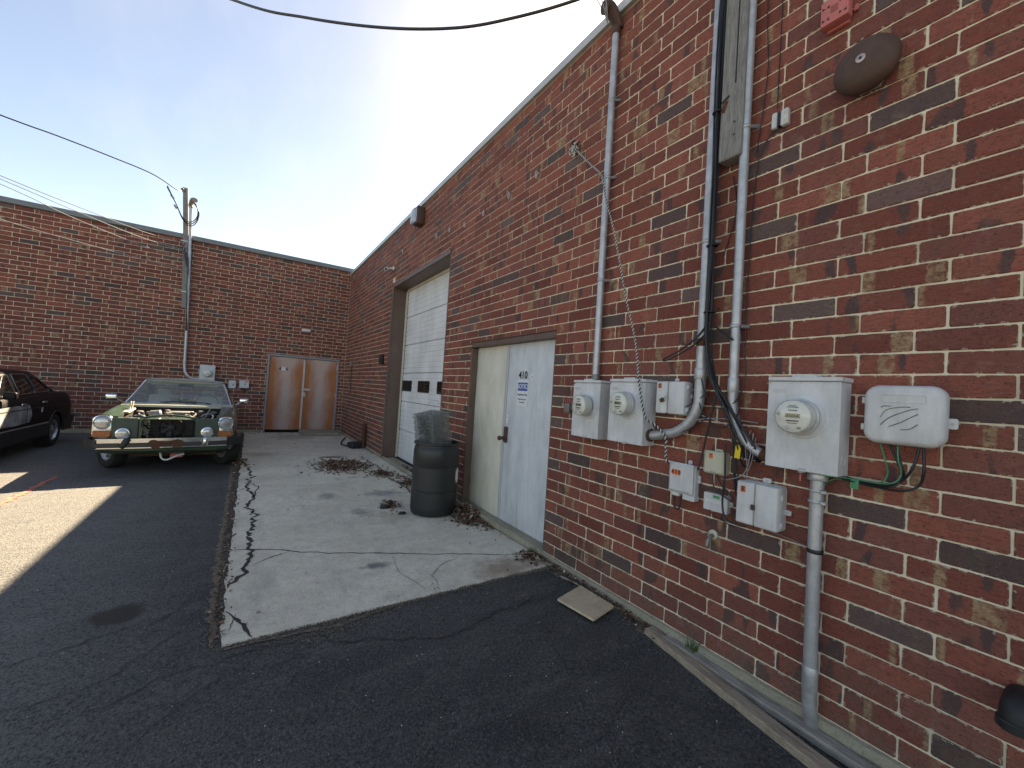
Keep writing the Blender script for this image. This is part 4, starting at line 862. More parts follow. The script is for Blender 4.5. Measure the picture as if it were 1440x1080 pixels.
# rope
t = thing('rope', 'black and white twisted rope knotted on the wall, hanging across the thin pipe', 'rope', (-.06, 2.4, 1.1))
rp_ = smooth_path([(-.03, 3.03, 3.92), (-.04, 2.94, 3.82), (-.06, 2.76, 3.63), (-.098, 2.575, 3.44), (-.10, 2.50, 3.20), (-.085, 2.40, 2.90), (-.08, 2.24, 2.34), (-.09, 2.11, 1.98), (-.165, 1.985, 1.64), (-.15, 1.93, 1.42), (-.11, 1.86, 1.36), (-.10, 1.79, 1.28), (-.10, 1.78, 1.15), (-.085, 1.76, 1.12)], 26)
tot = 0; sA, sB = [], []; prev = rp_[0]
fine_ = []
for a, b in zip(rp_[:-1], rp_[1:]):
    for q in range(4): fine_.append(a.lerp(b, q/4))
for i, p in enumerate(fine_):
    tot += (p-prev).length; prev = p; an = tot/.030*2*math.pi
    tn = (fine_[min(i+1, len(fine_)-1)]-fine_[max(0, i-1)]).normalized(); u_ = tn.cross(Vector((1, 0, 0))).normalized(); v_ = tn.cross(u_)
    off = (u_*math.cos(an)+v_*math.sin(an))*.0042; sA.append(p+off); sB.append(p-off)
MB().tube(sA, .0048, 5).build('white_strand', 'ropewhite', t); MB().tube(sB, .0046, 5).build('black_strand', 'blackcable', t)
kn = MB(); rv = random.Random(2)
for q in range(9):
    a = rv.uniform(0, 6); c = Vector((-.035, 3.02+rv.uniform(-.03, .05), 3.92+rv.uniform(-.05, .05)))
    kn.tube([c+Vector((-.012*math.sin(3*b), .030*math.cos(b+a), .034*math.sin(b))) for b in [j*.5 for j in range(11)]], .0055, 6)
kn.build('knot', 'ropewhite', t); kk = MB()
for q in range(6):
    a = rv.uniform(0, 6); c = Vector((-.042, 3.02+rv.uniform(-.03, .05), 3.92+rv.uniform(-.05, .05)))
    kk.tube([c+Vector((-.012*math.sin(3*b), .030*math.cos(b+a), .034*math.sin(b))) for b in [j*.5 for j in range(9)]], .005, 6)
kk.build('knot_strand', 'blackcable', t)

# bell, alarm, lamps, camera and other small fittings
t = thing('alarm_bell', 'large brown round alarm bell high on the wall', 'bell', (0, .785, 3.14))
o_ = Vector((-.045, .785, 3.265)); MB().lathe([(.118, 0), (.131, .004), (.134, .014), (.130, .030), (.118, .052), (.095, .070), (.060, .083), (.018, .088)], o_, (-1, 0, 0), 48).build('gong', 'bell', t, smooth=60)
MB().lathe([(.020, 0), (.020, .004), (.014, .006), (.007, .006), (.007, .002)], o_+Vector((-.087, 0, 0)), (-1, 0, 0), 24).build('centre_washer', plain('washer', (.55, .42, .38), .35, .6), t); MB().lathe([(.0075, 0), (.006, .005)], o_+Vector((-.0875, 0, 0)), (-1, 0, 0), 12).build('bolt', 'ink', t)
mb = MB(); mb.box((-.022, .785, 3.235), (.045, .11, .16), bev=.008); mb.build('mechanism', 'bell', t); MB().box((-.038, .772, 3.142), (.012, .085, .012), bev=.003).build('striker', 'castmetal', t); MB().tube([(-.04, .74, 3.14), (-.04, .72, 3.16), (-.042, .72, 3.20)], .004, 6).build('striker_arm', 'castmetal', t)
t = thing('alarm_horn', 'faded red alarm horn box above the bell', 'alarm', (0, .92, 3.575))
MB().box((-.050, .925, 3.655), (.055, .125, .135), bev=.006, seg=2).build('housing', 'redplast', t); MB().box((-.0125, .925, 3.645), (.025, .10, .13), bev=.004).build('back_box', 'redplast', t); MB().box((-.058, .945, 3.745), (.045, .07, .05), bev=.01, seg=2).build('strobe_lens', 'tanplast', t)
for dy in (-.038, .038):
    for dz in (-.040, .025):
        k = MB()
        for q in (-1, 1):
            k.add([(-.0782, .925+dy+q*.002, 3.655+dz), (-.0782, .925+dy+q*.016, 3.655+dz+.009), (-.0782, .925+dy+q*.016, 3.655+dz-.009)], [(0, 1, 2)])
        k.build('sound_slot', 'ink', t, smooth=0)
for q in range(5): MB().box((-.0782, .925, 3.64+q*.008), (.0012, .034, .002)).build('moulded_line', 'rust', t)
MB().box((-.01, .852, 3.64), (.012, .02, .03), bev=.002).build('mounting_tab', 'redplast', t)
t = thing('floodlight', 'small grey wall floodlight just below the roof edge', 'floodlight', (0, 7.32, 4.50))
MB().box((-.075, 7.32, 4.655), (.15, .22, .32), bev=.015, seg=2).build('housing', 'bell', t); mb = MB(); mb.box((-.175, 7.35, 4.645), (.055, .19, .27), bev=.022, seg=3); mb.build('lens', 'lens', t); MB().box((-.155, 7.33, 4.65), (.012, .17, .25), bev=.004).build('reflector', 'reflector', t)
t = thing('security_camera', 'white bullet security camera at the garage door corner', 'camera', (0, 9.05, 4.03))
MB().lathe([(.045, 0), (.045, .015), (.02, .022)], (0, 9.0, 4.085), (-1, 0, 0), 20).build('mount', 'white', t); MB().tube([(-.02, 9.0, 4.085), (-.07, 9.02, 4.075), (-.10, 9.04, 4.065)], .014, 8).build('arm', 'white', t)
c0 = Vector((-.09, 9.07, 4.07)); ca = Vector((-.55, -.6, -.28)).normalized(); MB().lathe([(.03, -.02), (.038, -.015), (.038, .13), (.033, .132)], c0, ca, 20).build('body', 'white', t); MB().lathe([(.030, 0), (.026, .002), (.012, .004)], c0+ca*.132, ca, 20).build('lens', 'ink', t)
t = thing('wall_switch', 'small black box beside the garage door', 'switch box', (0, 9.32, 1.98)); MB().box((-.04, 9.32, 2.09), (.08, .14, .22), bev=.012, seg=2).build('case', 'black', t); MB().box((-.085, 9.32, 2.11), (.012, .09, .10), bev=.004).build('cover', 'cladding', t)
t = thing('outlet_box', 'little grey outlet with a cable hanging near the corner', 'outlet box', (0, 12.55, 1.9)); MB().box((-.03, 12.55, 2.07), (.06, .11, .15), bev=.008).build('case', 'castmetal', t); MB().tube([(-.02, 12.55, 2.0), (-.02, 12.5, 1.6), (-.015, 12.48, 1.2)], .012, 7).build('cable', 'blackcable', t)
for i, (y, z) in enumerate(((3.634, 3.954), (4.188, 3.928), (4.816, 3.925), (5.387, 3.953), (5.92, 4.04), (6.46, 4.10), (8.27, 4.31), (11.2, 3.2))):
    lab = ['wire hook on the brick nearest the rope knot', 'second wire hook from the rope knot', 'third wire hook from the rope knot', 'fourth wire hook from the rope knot', 'wire hook above the right end of the garage door', 'wire hook above the garage door, right of the floodlight', 'wire hook left of the floodlight', 'wire hook near the far corner'][i]
    t = thing('wire_hook', lab, 'hook', (0, y, z), 'hooks in a row on the near wall')
    MB().lathe([(.006, 0), (.006, .05), (.008, .052), (.008, .056)], (0, y, z), (-1, 0, 0), 10).build('stem', 'castmetal', t)
    MB().tube(smooth_path([(-.05, y, z+.004), (-.06, y+.012, z-.03), (-.055, y, z-.085), (-.05, y-.012, z-.03), (-.05, y, z+.004)], 4), .004, 6).build('loop', 'galv', t)
t = thing('faucet', 'small capped faucet stub below the wall boxes', 'faucet', (0, 1.477, .66))
MB().lathe([(.030, 0), (.030, .006), (.022, .012)], (0, 1.474, .715), (-1, 0, 0), 20).build('flange', 'tanplast', t); MB().tube([(0, 1.474, .712), (-.035, 1.474, .705), (-.055, 1.476, .685), (-.062, 1.477, .65)], [.013, .013, .014, .012], 12).build('spout', 'castmetal', t); MB().box((-.045, 1.475, .715), (.016, .024, .016), bev=.003).build('valve', 'castmetal', t)
t = thing('black_fitting', 'black plastic pipe elbow sticking out low on the wall at right', 'pipe fitting', (0, .24, .40))
MB().tube(smooth_path([(0, .235, .50), (-.05, .235, .50), (-.085, .237, .488), (-.10, .238, .462), (-.102, .238, .425)], 5), .046, 20).build('elbow', 'black', t); MB().lathe([(.050, 0), (.053, .004), (.053, .03), (.050, .034)], (-.1020, .238, .452), (0, 0, -1), 22).build('collar', 'cladding', t)

# ---------------------------------------------------------------- fittings on the far wall
t = thing('timber_pole', 'tall weathered timber pole rising above the far wall', 'pole', (-4.03, 13.52, 3.18))
pm = MB(); pm.rings([[(xc-.052, 13.645, z), (xc+.052, 13.645, z), (xc+.052, 13.535, z), (xc-.052, 13.535, z)] for xc, z in ((-4.022, 3.18), (-4.06, 4.0), (-4.12, 5.2), (-4.192, 6.27))]); pm.build('pole', 'postwood', t, smooth=0)
MB().lathe([(.03, 0), (.045, .02), (.03, .04), (.045, .06), (.03, .08)], (-4.24, 13.50, 6.14), (0, 0, 1), 12).build('insulator', 'castmetal', t)
for z in (4.9, 3.6): MB().box((-4.06+(4.2-z)*.06-.02, 13.528, z), (.15, .012, .03), bev=.003).build('strap', 'galv', t)
t = thing('conduit', 'steel pipe with curved cap running down beside the timber pole', 'pipe', (-3.9, 13.56, 1.3))
MB().tube([(-4.05, 13.555, 5.80), (-4.00, 13.56, 4.6), (-3.935, 13.57, 2.6), (-3.918, 13.575, 1.75)]+smooth_path([(-3.915, 13.575, 1.66), (-3.895, 13.575, 1.53), (-3.83, 13.575, 1.42), (-3.72, 13.575, 1.37), (-3.60, 13.575, 1.36)], 4), .035, 14).build('pipe', 'galv', t)
weatherhead(t, (-4.05, 13.555, 5.80), (.6, -.8, 0), .035, 'castmetal'); couple(t, (-3.92, 13.572, 1.80), (0, 0, 1), .042, .09)
for k_ in range(3): MB().tube(smooth_path([(-3.99, 13.42, 5.90), (-3.90+.02*k_, 13.36, 5.80-.06*k_), (-3.89, 13.38, 5.55-.07*k_), (-4.02, 13.42, 5.38-.05*k_), (-4.18, 13.42, 5.45-.02*k_), (-4.33, 13.35, 5.75), (-4.50, 13.2, 6.05+.02*k_)], 7), .011, 6).build('service_wire', 'blackcable', t)
couple(t, (-4.40, 13.30, 5.88), (.6, 0, -.8), .022, .10, 'castmetal', 'splice'); couple(t, (-4.33, 13.33, 5.66), (.5, 0, -.8), .022, .10, 'castmetal', 'splice')
t = thing('meter_box', 'small grey meter box on the far wall behind the green car', 'meter box', (-3.43, 13.65, 1.25))
MB().box((-3.43, 13.585, 1.50), (.335, .13, .50), bev=.006).build('enclosure', 'boxgrey', t); meter(t, -3.42, 1.53, .132, 'L', True)
for lab, xc, zc, w, h, cat in (('small grey box beside the green car roof, nearest the far meter', -2.865, 1.27, .17, .22, 'telephone box'), ('small grey box with orange sticker left of the rusted doors', -2.59, 1.29, .23, .22, 'telephone box')):
    t = thing('telephone_box', lab, cat, (xc, 13.65, zc-h/2), 'telephone boxes on the far wall')
    mb = MB(); wstack(mb, xc, zc, w, h, .012, [(0, 0), (0, .06), (.006, .08), (.012, .085)], 'L'); mb.build('case', 'boxplast', t)
    MB().box((xc+.02, 13.65-.088, zc), (.03, .006, .05), bev=.002).build('latch', 'castmetal', t)
    if xc > -2.7:
        q = MB(); wstack(q, 0, 0, .075, .035, .002, [(0, 0), (0, .002)], 'L', base=(xc+.045, 13.65-.0855, zc+.065)); q.build('sticker', 'orange', t)
        MB().tube(smooth_path([(xc-.06, 13.60, zc-.11), (xc-.03, 13.6, zc-.17), (xc+.04, 13.6, zc-.17), (xc+.07, 13.6, zc-.11)], 5), .008, 6).build('cable_loop', 'blackcable', t); MB().tube([(xc-.30, 13.63, zc-.14), (xc-.06, 13.63, zc-.15)], .012, 6).build('cable', 'thinwire', t)
t = thing('wall_light', 'small oval white light above the rusted doors', 'wall light', (-1.15, 13.65, 2.93))
mb = MB(); wstack(mb, -1.15, 2.985, .27, .095, .045, [(0, 0), (0, .03)], 'L'); mb.build('base', 'castmetal', t); mb = MB(); wstack(mb, -1.15, 2.985, .25, .08, .038, [(0, .031), (0, .06), (.012, .085), (.03, .095)], 'L'); mb.build('lens', 'white', t, smooth=50)
# rusted stub pipe, rubber block and hose by the corner
t = thing('pipe_stub', 'rusted iron pipe stub standing against the wall near the corner', 'pipe', (-.06, 10.33, -.03)); MB().tube([(-.06, 10.33, -.04), (-.06, 10.33, .35), (-.055, 10.33, .55)], [.05, .05, .04], 12).build('pipe', 'rust', t); MB().lathe([(.06, 0), (.062, .01), (.062, .06), (.055, .07)], (-.058, 10.33, .34), (0, 0, 1), 14).build('collar', 'rust', t)
t = thing('rubber_block', 'black rubber block lying by the wall near the corner', 'rubber block', (-.2, 10.42, SL)); mb = MB(); mb.box((-.2, 10.42, SL+.075), (.36, .28, .14), bev=.035, seg=3, rot=Matrix.Rotation(R(12), 3, 'Z')); mb.build('block', 'rubber', t); MB().tube(smooth_path([(-.33, 10.52, SL+.02), (-.45, 10.9, SL+.02), (-.36, 11.4, SL+.02), (-.25, 11.8, SL+.02), (-.12, 12.2, SL+.02)], 5), .016, 8).build('hose', 'rubber', t)

# ---------------------------------------------------------------- overhead wires
def wire_thing(label, pts, r, mat='blackcable', grp='overhead wires'):
    o = MB().tube(smooth_path(pts, 10), r, 6).build('overhead_wire', mat, None, origin=pts[0]); return tag(o, label, 'wire', grp)
wire_thing('thick black wire sagging across the top of the sky', [(-.12, 1.48, 4.62), (-.45, 1.85, 4.42), (-.78, 2.21, 4.30), (-1.09, 2.55, 4.25), (-1.39, 2.89, 4.26), (-1.81, 3.34, 4.36), (-2.32, 3.92, 4.59), (-2.85, 4.51, 4.89), (-4.2, 6.0, 5.9), (-8, 10.2, 9.2)], .0105)
wire_thing('dark wire sloping down from the left to the timber pole top', [(-4.24, 13.48, 6.16), (-4.33, 13.28, 6.08), (-4.75, 12.99, 6.2), (-5.35, 12.58, 6.19), (-6.09, 12.07, 6.14), (-6.70, 11.64, 6.07), (-9, 10.1, 5.9), (-14, 6.6, 6.2)], .013)
for lab, pts in (('highest of the thin wires crossing the far wall roof', [(-4.10, 13.5, 4.83), (-4.83, 12.95, 4.78), (-5.84, 12.21, 4.86), (-6.64, 11.66, 4.96), (-9, 10.1, 5.3), (-14, 6.6, 6.1)]),
                 ('middle one of the thin wires crossing the far wall roof', [(-4.10, 13.5, 4.66), (-4.83, 12.95, 4.63), (-5.84, 12.21, 4.76), (-6.64, 11.66, 4.90), (-9, 10.1, 5.3), (-14, 6.6, 6.1)]),
                 ('lower thin wire crossing the far wall to the pole', [(-4.08, 13.52, 4.45), (-4.81, 12.91, 4.44), (-5.83, 12.22, 4.60), (-6.64, 11.67, 4.81), (-9, 10.1, 5.25), (-14, 6.6, 6.1)]),
                 ('lowest sunlit wire running across the far brick wall', [(-4.05, 13.55, 4.16), (-4.87, 12.97, 4.14), (-5.82, 12.30, 4.14), (-6.62, 11.74, 4.17), (-9, 10.1, 4.4), (-14, 6.6, 5.2)])):
    wire_thing(lab, pts, .008, 'thinwire')
t = thing('cable_bundle', 'tangle of dark cables strapped along the timber pole', 'cables', (-4.05, 13.5, 4.0))
for k_ in range(4): MB().tube(smooth_path([(-4.10+.02*k_, 13.50, 4.85-.12*k_), (-4.14+.03*k_, 13.47, 4.65-.1*k_), (-4.02+.01*k_, 13.48, 4.5-.12*k_), (-4.0, 13.5, 3.9), (-3.97, 13.53, 3.2), (-3.955+.01*k_, 13.54, 2.6)], 6), .010, 6).build('cable', 'blackcable', t)

# ---------------------------------------------------------------- loose things on the ground
BX, BY = -.44, 4.925; BZ = SL+.002
t = thing('plastic_barrel', 'tall black plastic barrel standing open in front of the doors', 'barrel', (BX, BY, BZ))
pr = [(.24, .0), (.272, .012), (.283, .04), (.287, .10), (.288, .285), (.281, .293), (.281, .303), (.288, .311), (.289, .585), (.282, .593), (.282, .603), (.288, .611), (.286, .78), (.274, .838), (.266, .850), (.266, .862), (.283, .866), (.290, .874), (.290, .890), (.283, .896), (.262, .892), (.258, .84), (.272, .76), (.276, .10), (.05, .02)]
MB().lathe(pr, (BX, BY, BZ), (0, 0, 1), 56, cap0=True, cap1=True).build('shell', 'barrel', t, smooth=40)
lb = MB(); L_ = []
for zz in (.40, .46, .53, .58):
    hw_ = .055 if .42 < zz < .56 else .03
    L_.append([Vector((BX+.2905*math.cos(a), BY+.2905*math.sin(a), BZ+zz)) for a in [R(-42)+q*hw_/.29/4 for q in range(-4, 5)]])
lb.rings(L_, False, False, closed=False); lb.build('torn_label', 'signwhite', t)
t = thing('wire_stack', 'stack of grey welded wire mats standing out of the black barrel', 'wire stack', (BX, BY, BZ+.60))
rv = random.Random(8)
for k_ in range(38):
    mb = MB(); lean = Matrix.Rotation(R(-9), 3, 'Y') @ Matrix.Rotation(R(5), 3, 'X'); c = Vector((BX-.015-.0026*k_, BY, BZ+.70+k_*.0150))
    P = []; n_ = 9; w = .165+rv.uniform(-.006, .006)
    for q in range(n_):
        yy = -.15+.30*q/(n_-1); e = w*(1+rv.uniform(-.05, .07))
        P += [(-e if q % 2 == 0 else e, yy, rv.uniform(-.002, .002)), (e if q % 2 == 0 else -e, yy+rv.uniform(-.004, .004), rv.uniform(-.002, .002))]
    rz_ = Matrix.Rotation(R(22)+rv.uniform(-.03, .03), 3, 'Z')
    mb.tube([lean @ (rz_ @ Vector(p))+c for p in P], .0032, 5)
    for q in (-.13, 0, .13): mb.tube([lean @ (rz_ @ Vector((q, -.16, .004)))+c, lean @ (rz_ @ Vector((q, .16, .004)))+c], .0026, 4)
    mb.build('wire_mat', 'wire', t, smooth=60)
for k_, (a, b) in enumerate(((-.15, .06), (-.04, .16))):
    MB().tube(smooth_path([(BX+a-.06, BY-.05, BZ+1.18), (BX+a-.05, BY-.05, BZ+1.33), (BX+(a+b)/2-.04, BY-.03, BZ+1.42-.02*k_), (BX+b-.03, BY, BZ+1.32-.04*k_), (BX+b-.02, BY+.02, BZ+1.15)], 8), .0028, 6).build('wire_loop', 'galv', t)
# plywood offcut
pz = gz(-.2, 2.3)+.014
pc = [(-.425, 2.435), (-.105, 2.525), (-.095, 2.165), (-.372, 2.098)]
mb = MB(); mb.rings([[(x, y, pz+.002+.012*(y-2.1)) for x, y in pc], [(x, y, pz+.020+.012*(y-2.1)) for x, y in pc]]); o = mb.build('plywood_board', 'ply', None, origin=(-.25, 2.3, pz), smooth=0)
md = o.modifiers.new('b', 'BEVEL'); md.width = .0015; md.segments = 1; tag(o, 'square offcut of pale plywood lying on the asphalt', 'board')
def timber(name, label, a, b, w, h, mat, z0):
    a, b = Vector(a), Vector(b); d = (b-a).normalized(); n = Vector((-d.y, d.x, 0)); L_ = []; rv = random.Random(len(label)); N = 26
    for i in range(N+1):
        p = a.lerp(b, i/N); s = .93 if i in (0, N) else 1; j = lambda: rv.uniform(-.0022, .0022)
        zb = gz(p.x, p.y)+z0; bw = .004*math.sin(i*.4)
        prof = [(-w/2, .0), (w/2, .0), (w/2, h*.86), (w/2-.006, h), (w*.16, h+.001), (w*.12, h-.005), (w*.06, h), (-w/2+.006, h), (-w/2, h*.86)]
        L_.append([p+n*(x*s+j()+bw)+Vector((0, 0, zb+z*s+j())) for x, z in prof])
    o = MB().rings(L_).build(name, mat, None, origin=(a.x, a.y, gz(a.x, a.y)), smooth=0); return tag(o, label, 'timber', 'timbers along the wall foot')
timber('timber', 'split weathered timber at the wall foot, the one farther from the bricks', (-.070, 1.86, 0), (-.395, -.35, 0), .088, .040, 'brownwood', .004)
timber('timber', 'grey weathered timber closest to the wall foot', (-.045, 1.74, 0), (-.095, -.45, 0), .075, .038, 'greywood', .012)
def weed(label, x, y, n, h, sd):
    rv = random.Random(sd); z = ground_z(x, y); mb = MB()
    for i in range(n):
        a = rv.uniform(0, 6.28); ln = h*rv.uniform(.5, 1); bend = rv.uniform(.2, .7); w = rv.uniform(.003, .006); o = Vector((x+rv.uniform(-.02, .02), y+rv.uniform(-.03, .03), z)); dr = Vector((math.cos(a), math.sin(a), 0)); sdv = Vector((-dr.y, dr.x, 0)); L_ = []
        for q in range(5):
            t_ = q/4; p = o+Vector((0, 0, ln*t_*(1-.3*bend*t_)))+dr*ln*bend*t_*t_; L_.append([p-sdv*w*(1-t_*.9), p+sdv*w*(1-t_*.9)])
        k = len(mb.v); mb.v += [q for l in L_ for q in l]; mb.f += [(k+2*q, k+2*q+1, k+2*q+3, k+2*q+2) for q in range(4)]
    o = mb.build('weed', 'grass', None, origin=(x, y, z), smooth=60); return tag(o, label, 'weed', 'weeds at the wall foot')
weed('little green weed in the gap at the foot of the 410 doors', -.075, 3.26, 30, .10, 3)
weed('tall green weed growing behind the split timbers', -.040, 1.56, 34, .17, 4)
st_ = MB().tube(smooth_path([(-.13, 2.75, gz(0, 2.75)+.016), (-.10, 2.6, gz(0, 2.6)+.018), (-.085, 2.4, gz(0, 2.4)+.018), (-.05, 2.1, gz(0, 2.1)+.018)], 5), [.006]*15+[.003], 7); tag(st_.build('stick', 'greywood', None, origin=(-.1, 2.6, gz(0, 2.6))), 'thin grey stick lying along the wall foot near the plywood', 'stick')
rg = MB(); rv = random.Random(4)
for (cx, cy, s) in ((-.95, 5.28, .05), (-.83, 4.96, .035)):
    L_ = [[(cx+s*r_*math.cos(a)*(1+.4*noise.noise(Vector((a, cx*9, 0))))*1.4, cy+s*r_*math.sin(a), SL+.004+hh*s) for a in [2*math.pi*j/14 for j in range(14)]] for r_, hh in ((1, 0), (.9, .4), (.6, .65+.1*rv.random()), (.25, .5))]
    rg.rings(L_)
tag(rg.build('rag', 'rubber', None, origin=(-.9, 5.1, SL), smooth=60), 'scrap of dark cloth among leaves at the barrel foot', 'rag')
# ---------------------------------------------------------------- cars
def boolean(ob, cutters):
    for c in cutters:
        c.parent = ob.parent
        md = ob.modifiers.new('cut', 'BOOLEAN'); md.operation = 'DIFFERENCE'; md.solver = 'EXACT'; md.object = c
    bpy.context.view_layer.update(); dg = bpy.context.evaluated_depsgraph_get(); me = bpy.data.meshes.new_from_object(ob.evaluated_get(dg))
    ob.modifiers.clear(); old = ob.data; ob.data = me
    for c in cutters: bpy.data.objects.remove(c)
    me.polygons.foreach_set('use_smooth', [True]*len(me.polygons)); me.set_sharp_from_angle(angle=R(38))
def tmp(mb):
    me = bpy.data.meshes.new('c'); me.from_pydata(mb.v, [], mb.f); bm = bmesh.new(); bm.from_mesh(me); bmesh.ops.recalc_face_normals(bm, faces=bm.faces); bm.to_mesh(me); bm.free()
    o = bpy.data.objects.new('c', me); COL.objects.link(o); return o
def body_loft(stations, prof):
    mb = MB(); L_ = []
    for st in stations:
        half = prof(*st[1:]); L_.append([(x, st[0], z) for x, z in half]+[(-x, st[0], z) for x, z in reversed(half[1:-1])])
    return mb.rings(L_)
def wheel(parent, x, y, z, r, w, side, steer, style):
    """tyre with alloy rim; side = +1 for the wheel whose outside faces +x"""
    rot = Matrix.Rotation(steer, 3, 'Z'); ax = rot @ Vector((side, 0, 0)); o = Vector((x, y, z))
    ty = MB().lathe([(r*.63, -w*.40), (r*.72, -w*.49), (r*.90, -w*.5), (r*.975, -w*.43), (r, -w*.30), (r*.992, -w*.12), (r, -w*.10), (r, w*.10), (r*.992, w*.12), (r, w*.30), (r*.975, w*.43), (r*.90, w*.5), (r*.72, w*.49), (r*.63, w*.40), (r*.62, 0), (r*.62, -w*.2)], o, ax, 40, False, False).build('tyre', 'tyre', parent, local=True, smooth=40)
    rm = MB().lathe([(r*.635, -w*.36), (r*.635, w*.42), (r*.60, w*.44), (r*.57, w*.30), (r*.50, w*.20), (r*.30, w*.26), (r*.20, w*.38), (r*.05, w*.40)], o, ax, 40, True, True).build('rim', 'alloy', parent, local=True, smooth=40)
    ref = Vector((0, 0, 1)); u = ax.cross(ref).normalized(); hl = MB(); n = 15 if style == 0 else 10
    for k in range(n):
        a = 2*math.pi*k/n; rr = r*.46; c = o+(u*math.cos(a)+ref*math.sin(a))*rr+ax*(w*.215)
        hl.lathe([(r*.052, -.01), (r*.052, .012)], c, ax, 8)
    hl.build('vent_hole', 'ink', rm, local=True); MB().lathe([(r*.11, 0), (r*.11, .012), (r*.06, .018)], o+ax*w*.39, ax, 16).build('hub_cap', 'chrome', rm, local=True)
    return ty
def pane(parent, quad, mat='carglass', name='window', bulge=.02, n=6):
    a, b, c, d = [Vector(q) for q in quad]; nn = (b-a).cross(d-a).normalized(); mb = MB()
    for i in range(n+1):
        for j in range(n+1):
            s, t_ = i/n, j/n; p = a.lerp(b, s).lerp(d.lerp(c, s), t_); mb.v.append(p+nn*bulge*math.sin(math.pi*s)*math.sin(math.pi*t_))
    mb.f = [(i*(n+1)+j, (i+1)*(n+1)+j, (i+1)*(n+1)+j+1, i*(n+1)+j+1) for i in range(n) for j in range(n)]
    return mb.build(name, mat, parent, local=True, smooth=60)
def sweep(mb, path, prof, up=Vector((0, 0, 1))):
    """profile (out, up) swept along a horizontal path; out = left of travel"""
    path = [Vector(p) for p in path]; L_ = []
    for i, p in enumerate(path):
        d = (path[min(i+1, len(path)-1)]-path[max(i-1, 0)]).normalized(); n = up.cross(d).normalized(); L_.append([p+n*a+up*b for a, b in prof])
    return mb.rings(L_)

# --- green coupe: local +y runs to the rear, front bumper at y = 0, ground z = 0
car = thing('parked_car', 'old dark green coupe without a hood, front bumper facing the camera', 'car', (-3.505, 8.15, -.062), rz=R(1.15))
ORG[car.name] = Vector()
def gprof(hw, zb, zs, zt):
    return [(0, zb), (hw*.72, zb), (hw*.93, zb+.03), (hw*.985, zb+.14), (hw, .60), (hw*.992, .60+.55*(zs-.60)), (hw*.962, zs-.045), (hw*.915, zs-.010), (hw*.83, zs), (hw*.5, zt), (0, zt+.005)]
gst = [(.10, .80, .36, .84, .84), (.13, .845, .33, .875, .87), (.25, .872, .29, .895, .885), (.6, .888, .24, .915, .905), (1.1, .893, .22, .945, .935), (1.58, .895, .21, .968, .965), (2.2, .897, .21, .972, .972), (3.2, .897, .21, .965, .97), (3.8, .89, .24, .955, .965), (4.35, .868, .30, .925, .94), (4.56, .845, .36, .895, .91), (4.62, .80, .42, .85, .87)]
gb = body_loft(gst, gprof).build('body', 'greenpaint', car, local=True, smooth=38)
WF, WB_, WR = .80, 3.55, .315
cut = []
for yw in (WF, WB_):
    for sx in (-1, 1): cut.append(tmp(MB().lathe([(.372, 0), (.372, .5)], (sx*.60, yw, .33), (sx, 0, 0), 36)))
cut.append(tmp(MB().box((0, .92, .85), (1.24, 1.16, .92)))); cut.append(tmp(MB().box((0, .1, .672), (.66, .75, .325), bev=.04, seg=2))); cut.append(tmp(MB().box((0, .12, 1.238), (1.18, .50, .80)))); cut.append(tmp(MB().box((0, 2.75, 1.05), (1.50, 2.02, 1.3))))
boolean(gb, cut)
# front panel arch, radiator, slats, fan
MB().tube([(x, .20, .838+.052*math.cos(x/.36*math.pi/2)) for x in [-.36+.72*i/16 for i in range(17)]], .016, 8).build('radiator_arch', 'greendark', gb, local=True)
for sx in (-1, 1): MB().box((sx*.50, .085, .70), (.30, .03, .30), bev=.01).build('front_panel', 'greendark', gb, local=True)
MB().box((0, .42, .68), (.62, .06, .32)).build('radiator', 'engine', car, local=True)
for k in range(13): MB().box((0, .375, .54+k*.0215), (.55, .022, .006)).build('radiator_slat', 'cladding', car, local=True)
MB().lathe([(.150, 0), (.158, .01), (.158, .035), (.150, .04), (.146, .02)], (.01, .355, .68), (0, -1, 0), 32, False, False).build('fan_ring', 'black', car, local=True)
fb = MB(); fb.lathe([(.05, 0), (.05, .03), (.02, .038)], (.01, .345, .68), (0, -1, 0), 20)
for k in range(7):
    a = 2*math.pi*k/7; d_ = Vector((math.cos(a), 0, math.sin(a))); e_ = Vector((-d_.z, -.25, d_.x)).normalized(); c = Vector((.01, .335, .68))
    fb.add([c+d_*.045-e_*.012, c+d_*.145-e_*.035, c+d_*.145+e_*.035, c+d_*.045+e_*.012], [(0, 1, 2, 3)])
fb.build('fan', 'black', car, local=True)
for sx in (-1, 1): MB().tube([(sx*.06+.01, .33, .84), (sx*.17+.01, .33, .53)], .006, 6).build('fan_bracket', 'rust', car, local=True)
rv = random.Random(12); dbm = MB()
for _ in range(46): dbm.box((-.29+rv.uniform(-.035, .03), .33+rv.uniform(-.02, .02), rv.uniform(.54, .83)), (rv.uniform(.01, .035), .012, rv.uniform(.01, .03)), rot=Matrix.Rotation(rv.uniform(0, 3), 3, 'Y'))
for _ in range(26): dbm.box((rv.uniform(-.26, .28), .35, .826+rv.uniform(-.006, .008)), (rv.uniform(.015, .05), .012, .010))
dbm.build('flaked_edge', 'cream', car, local=True)
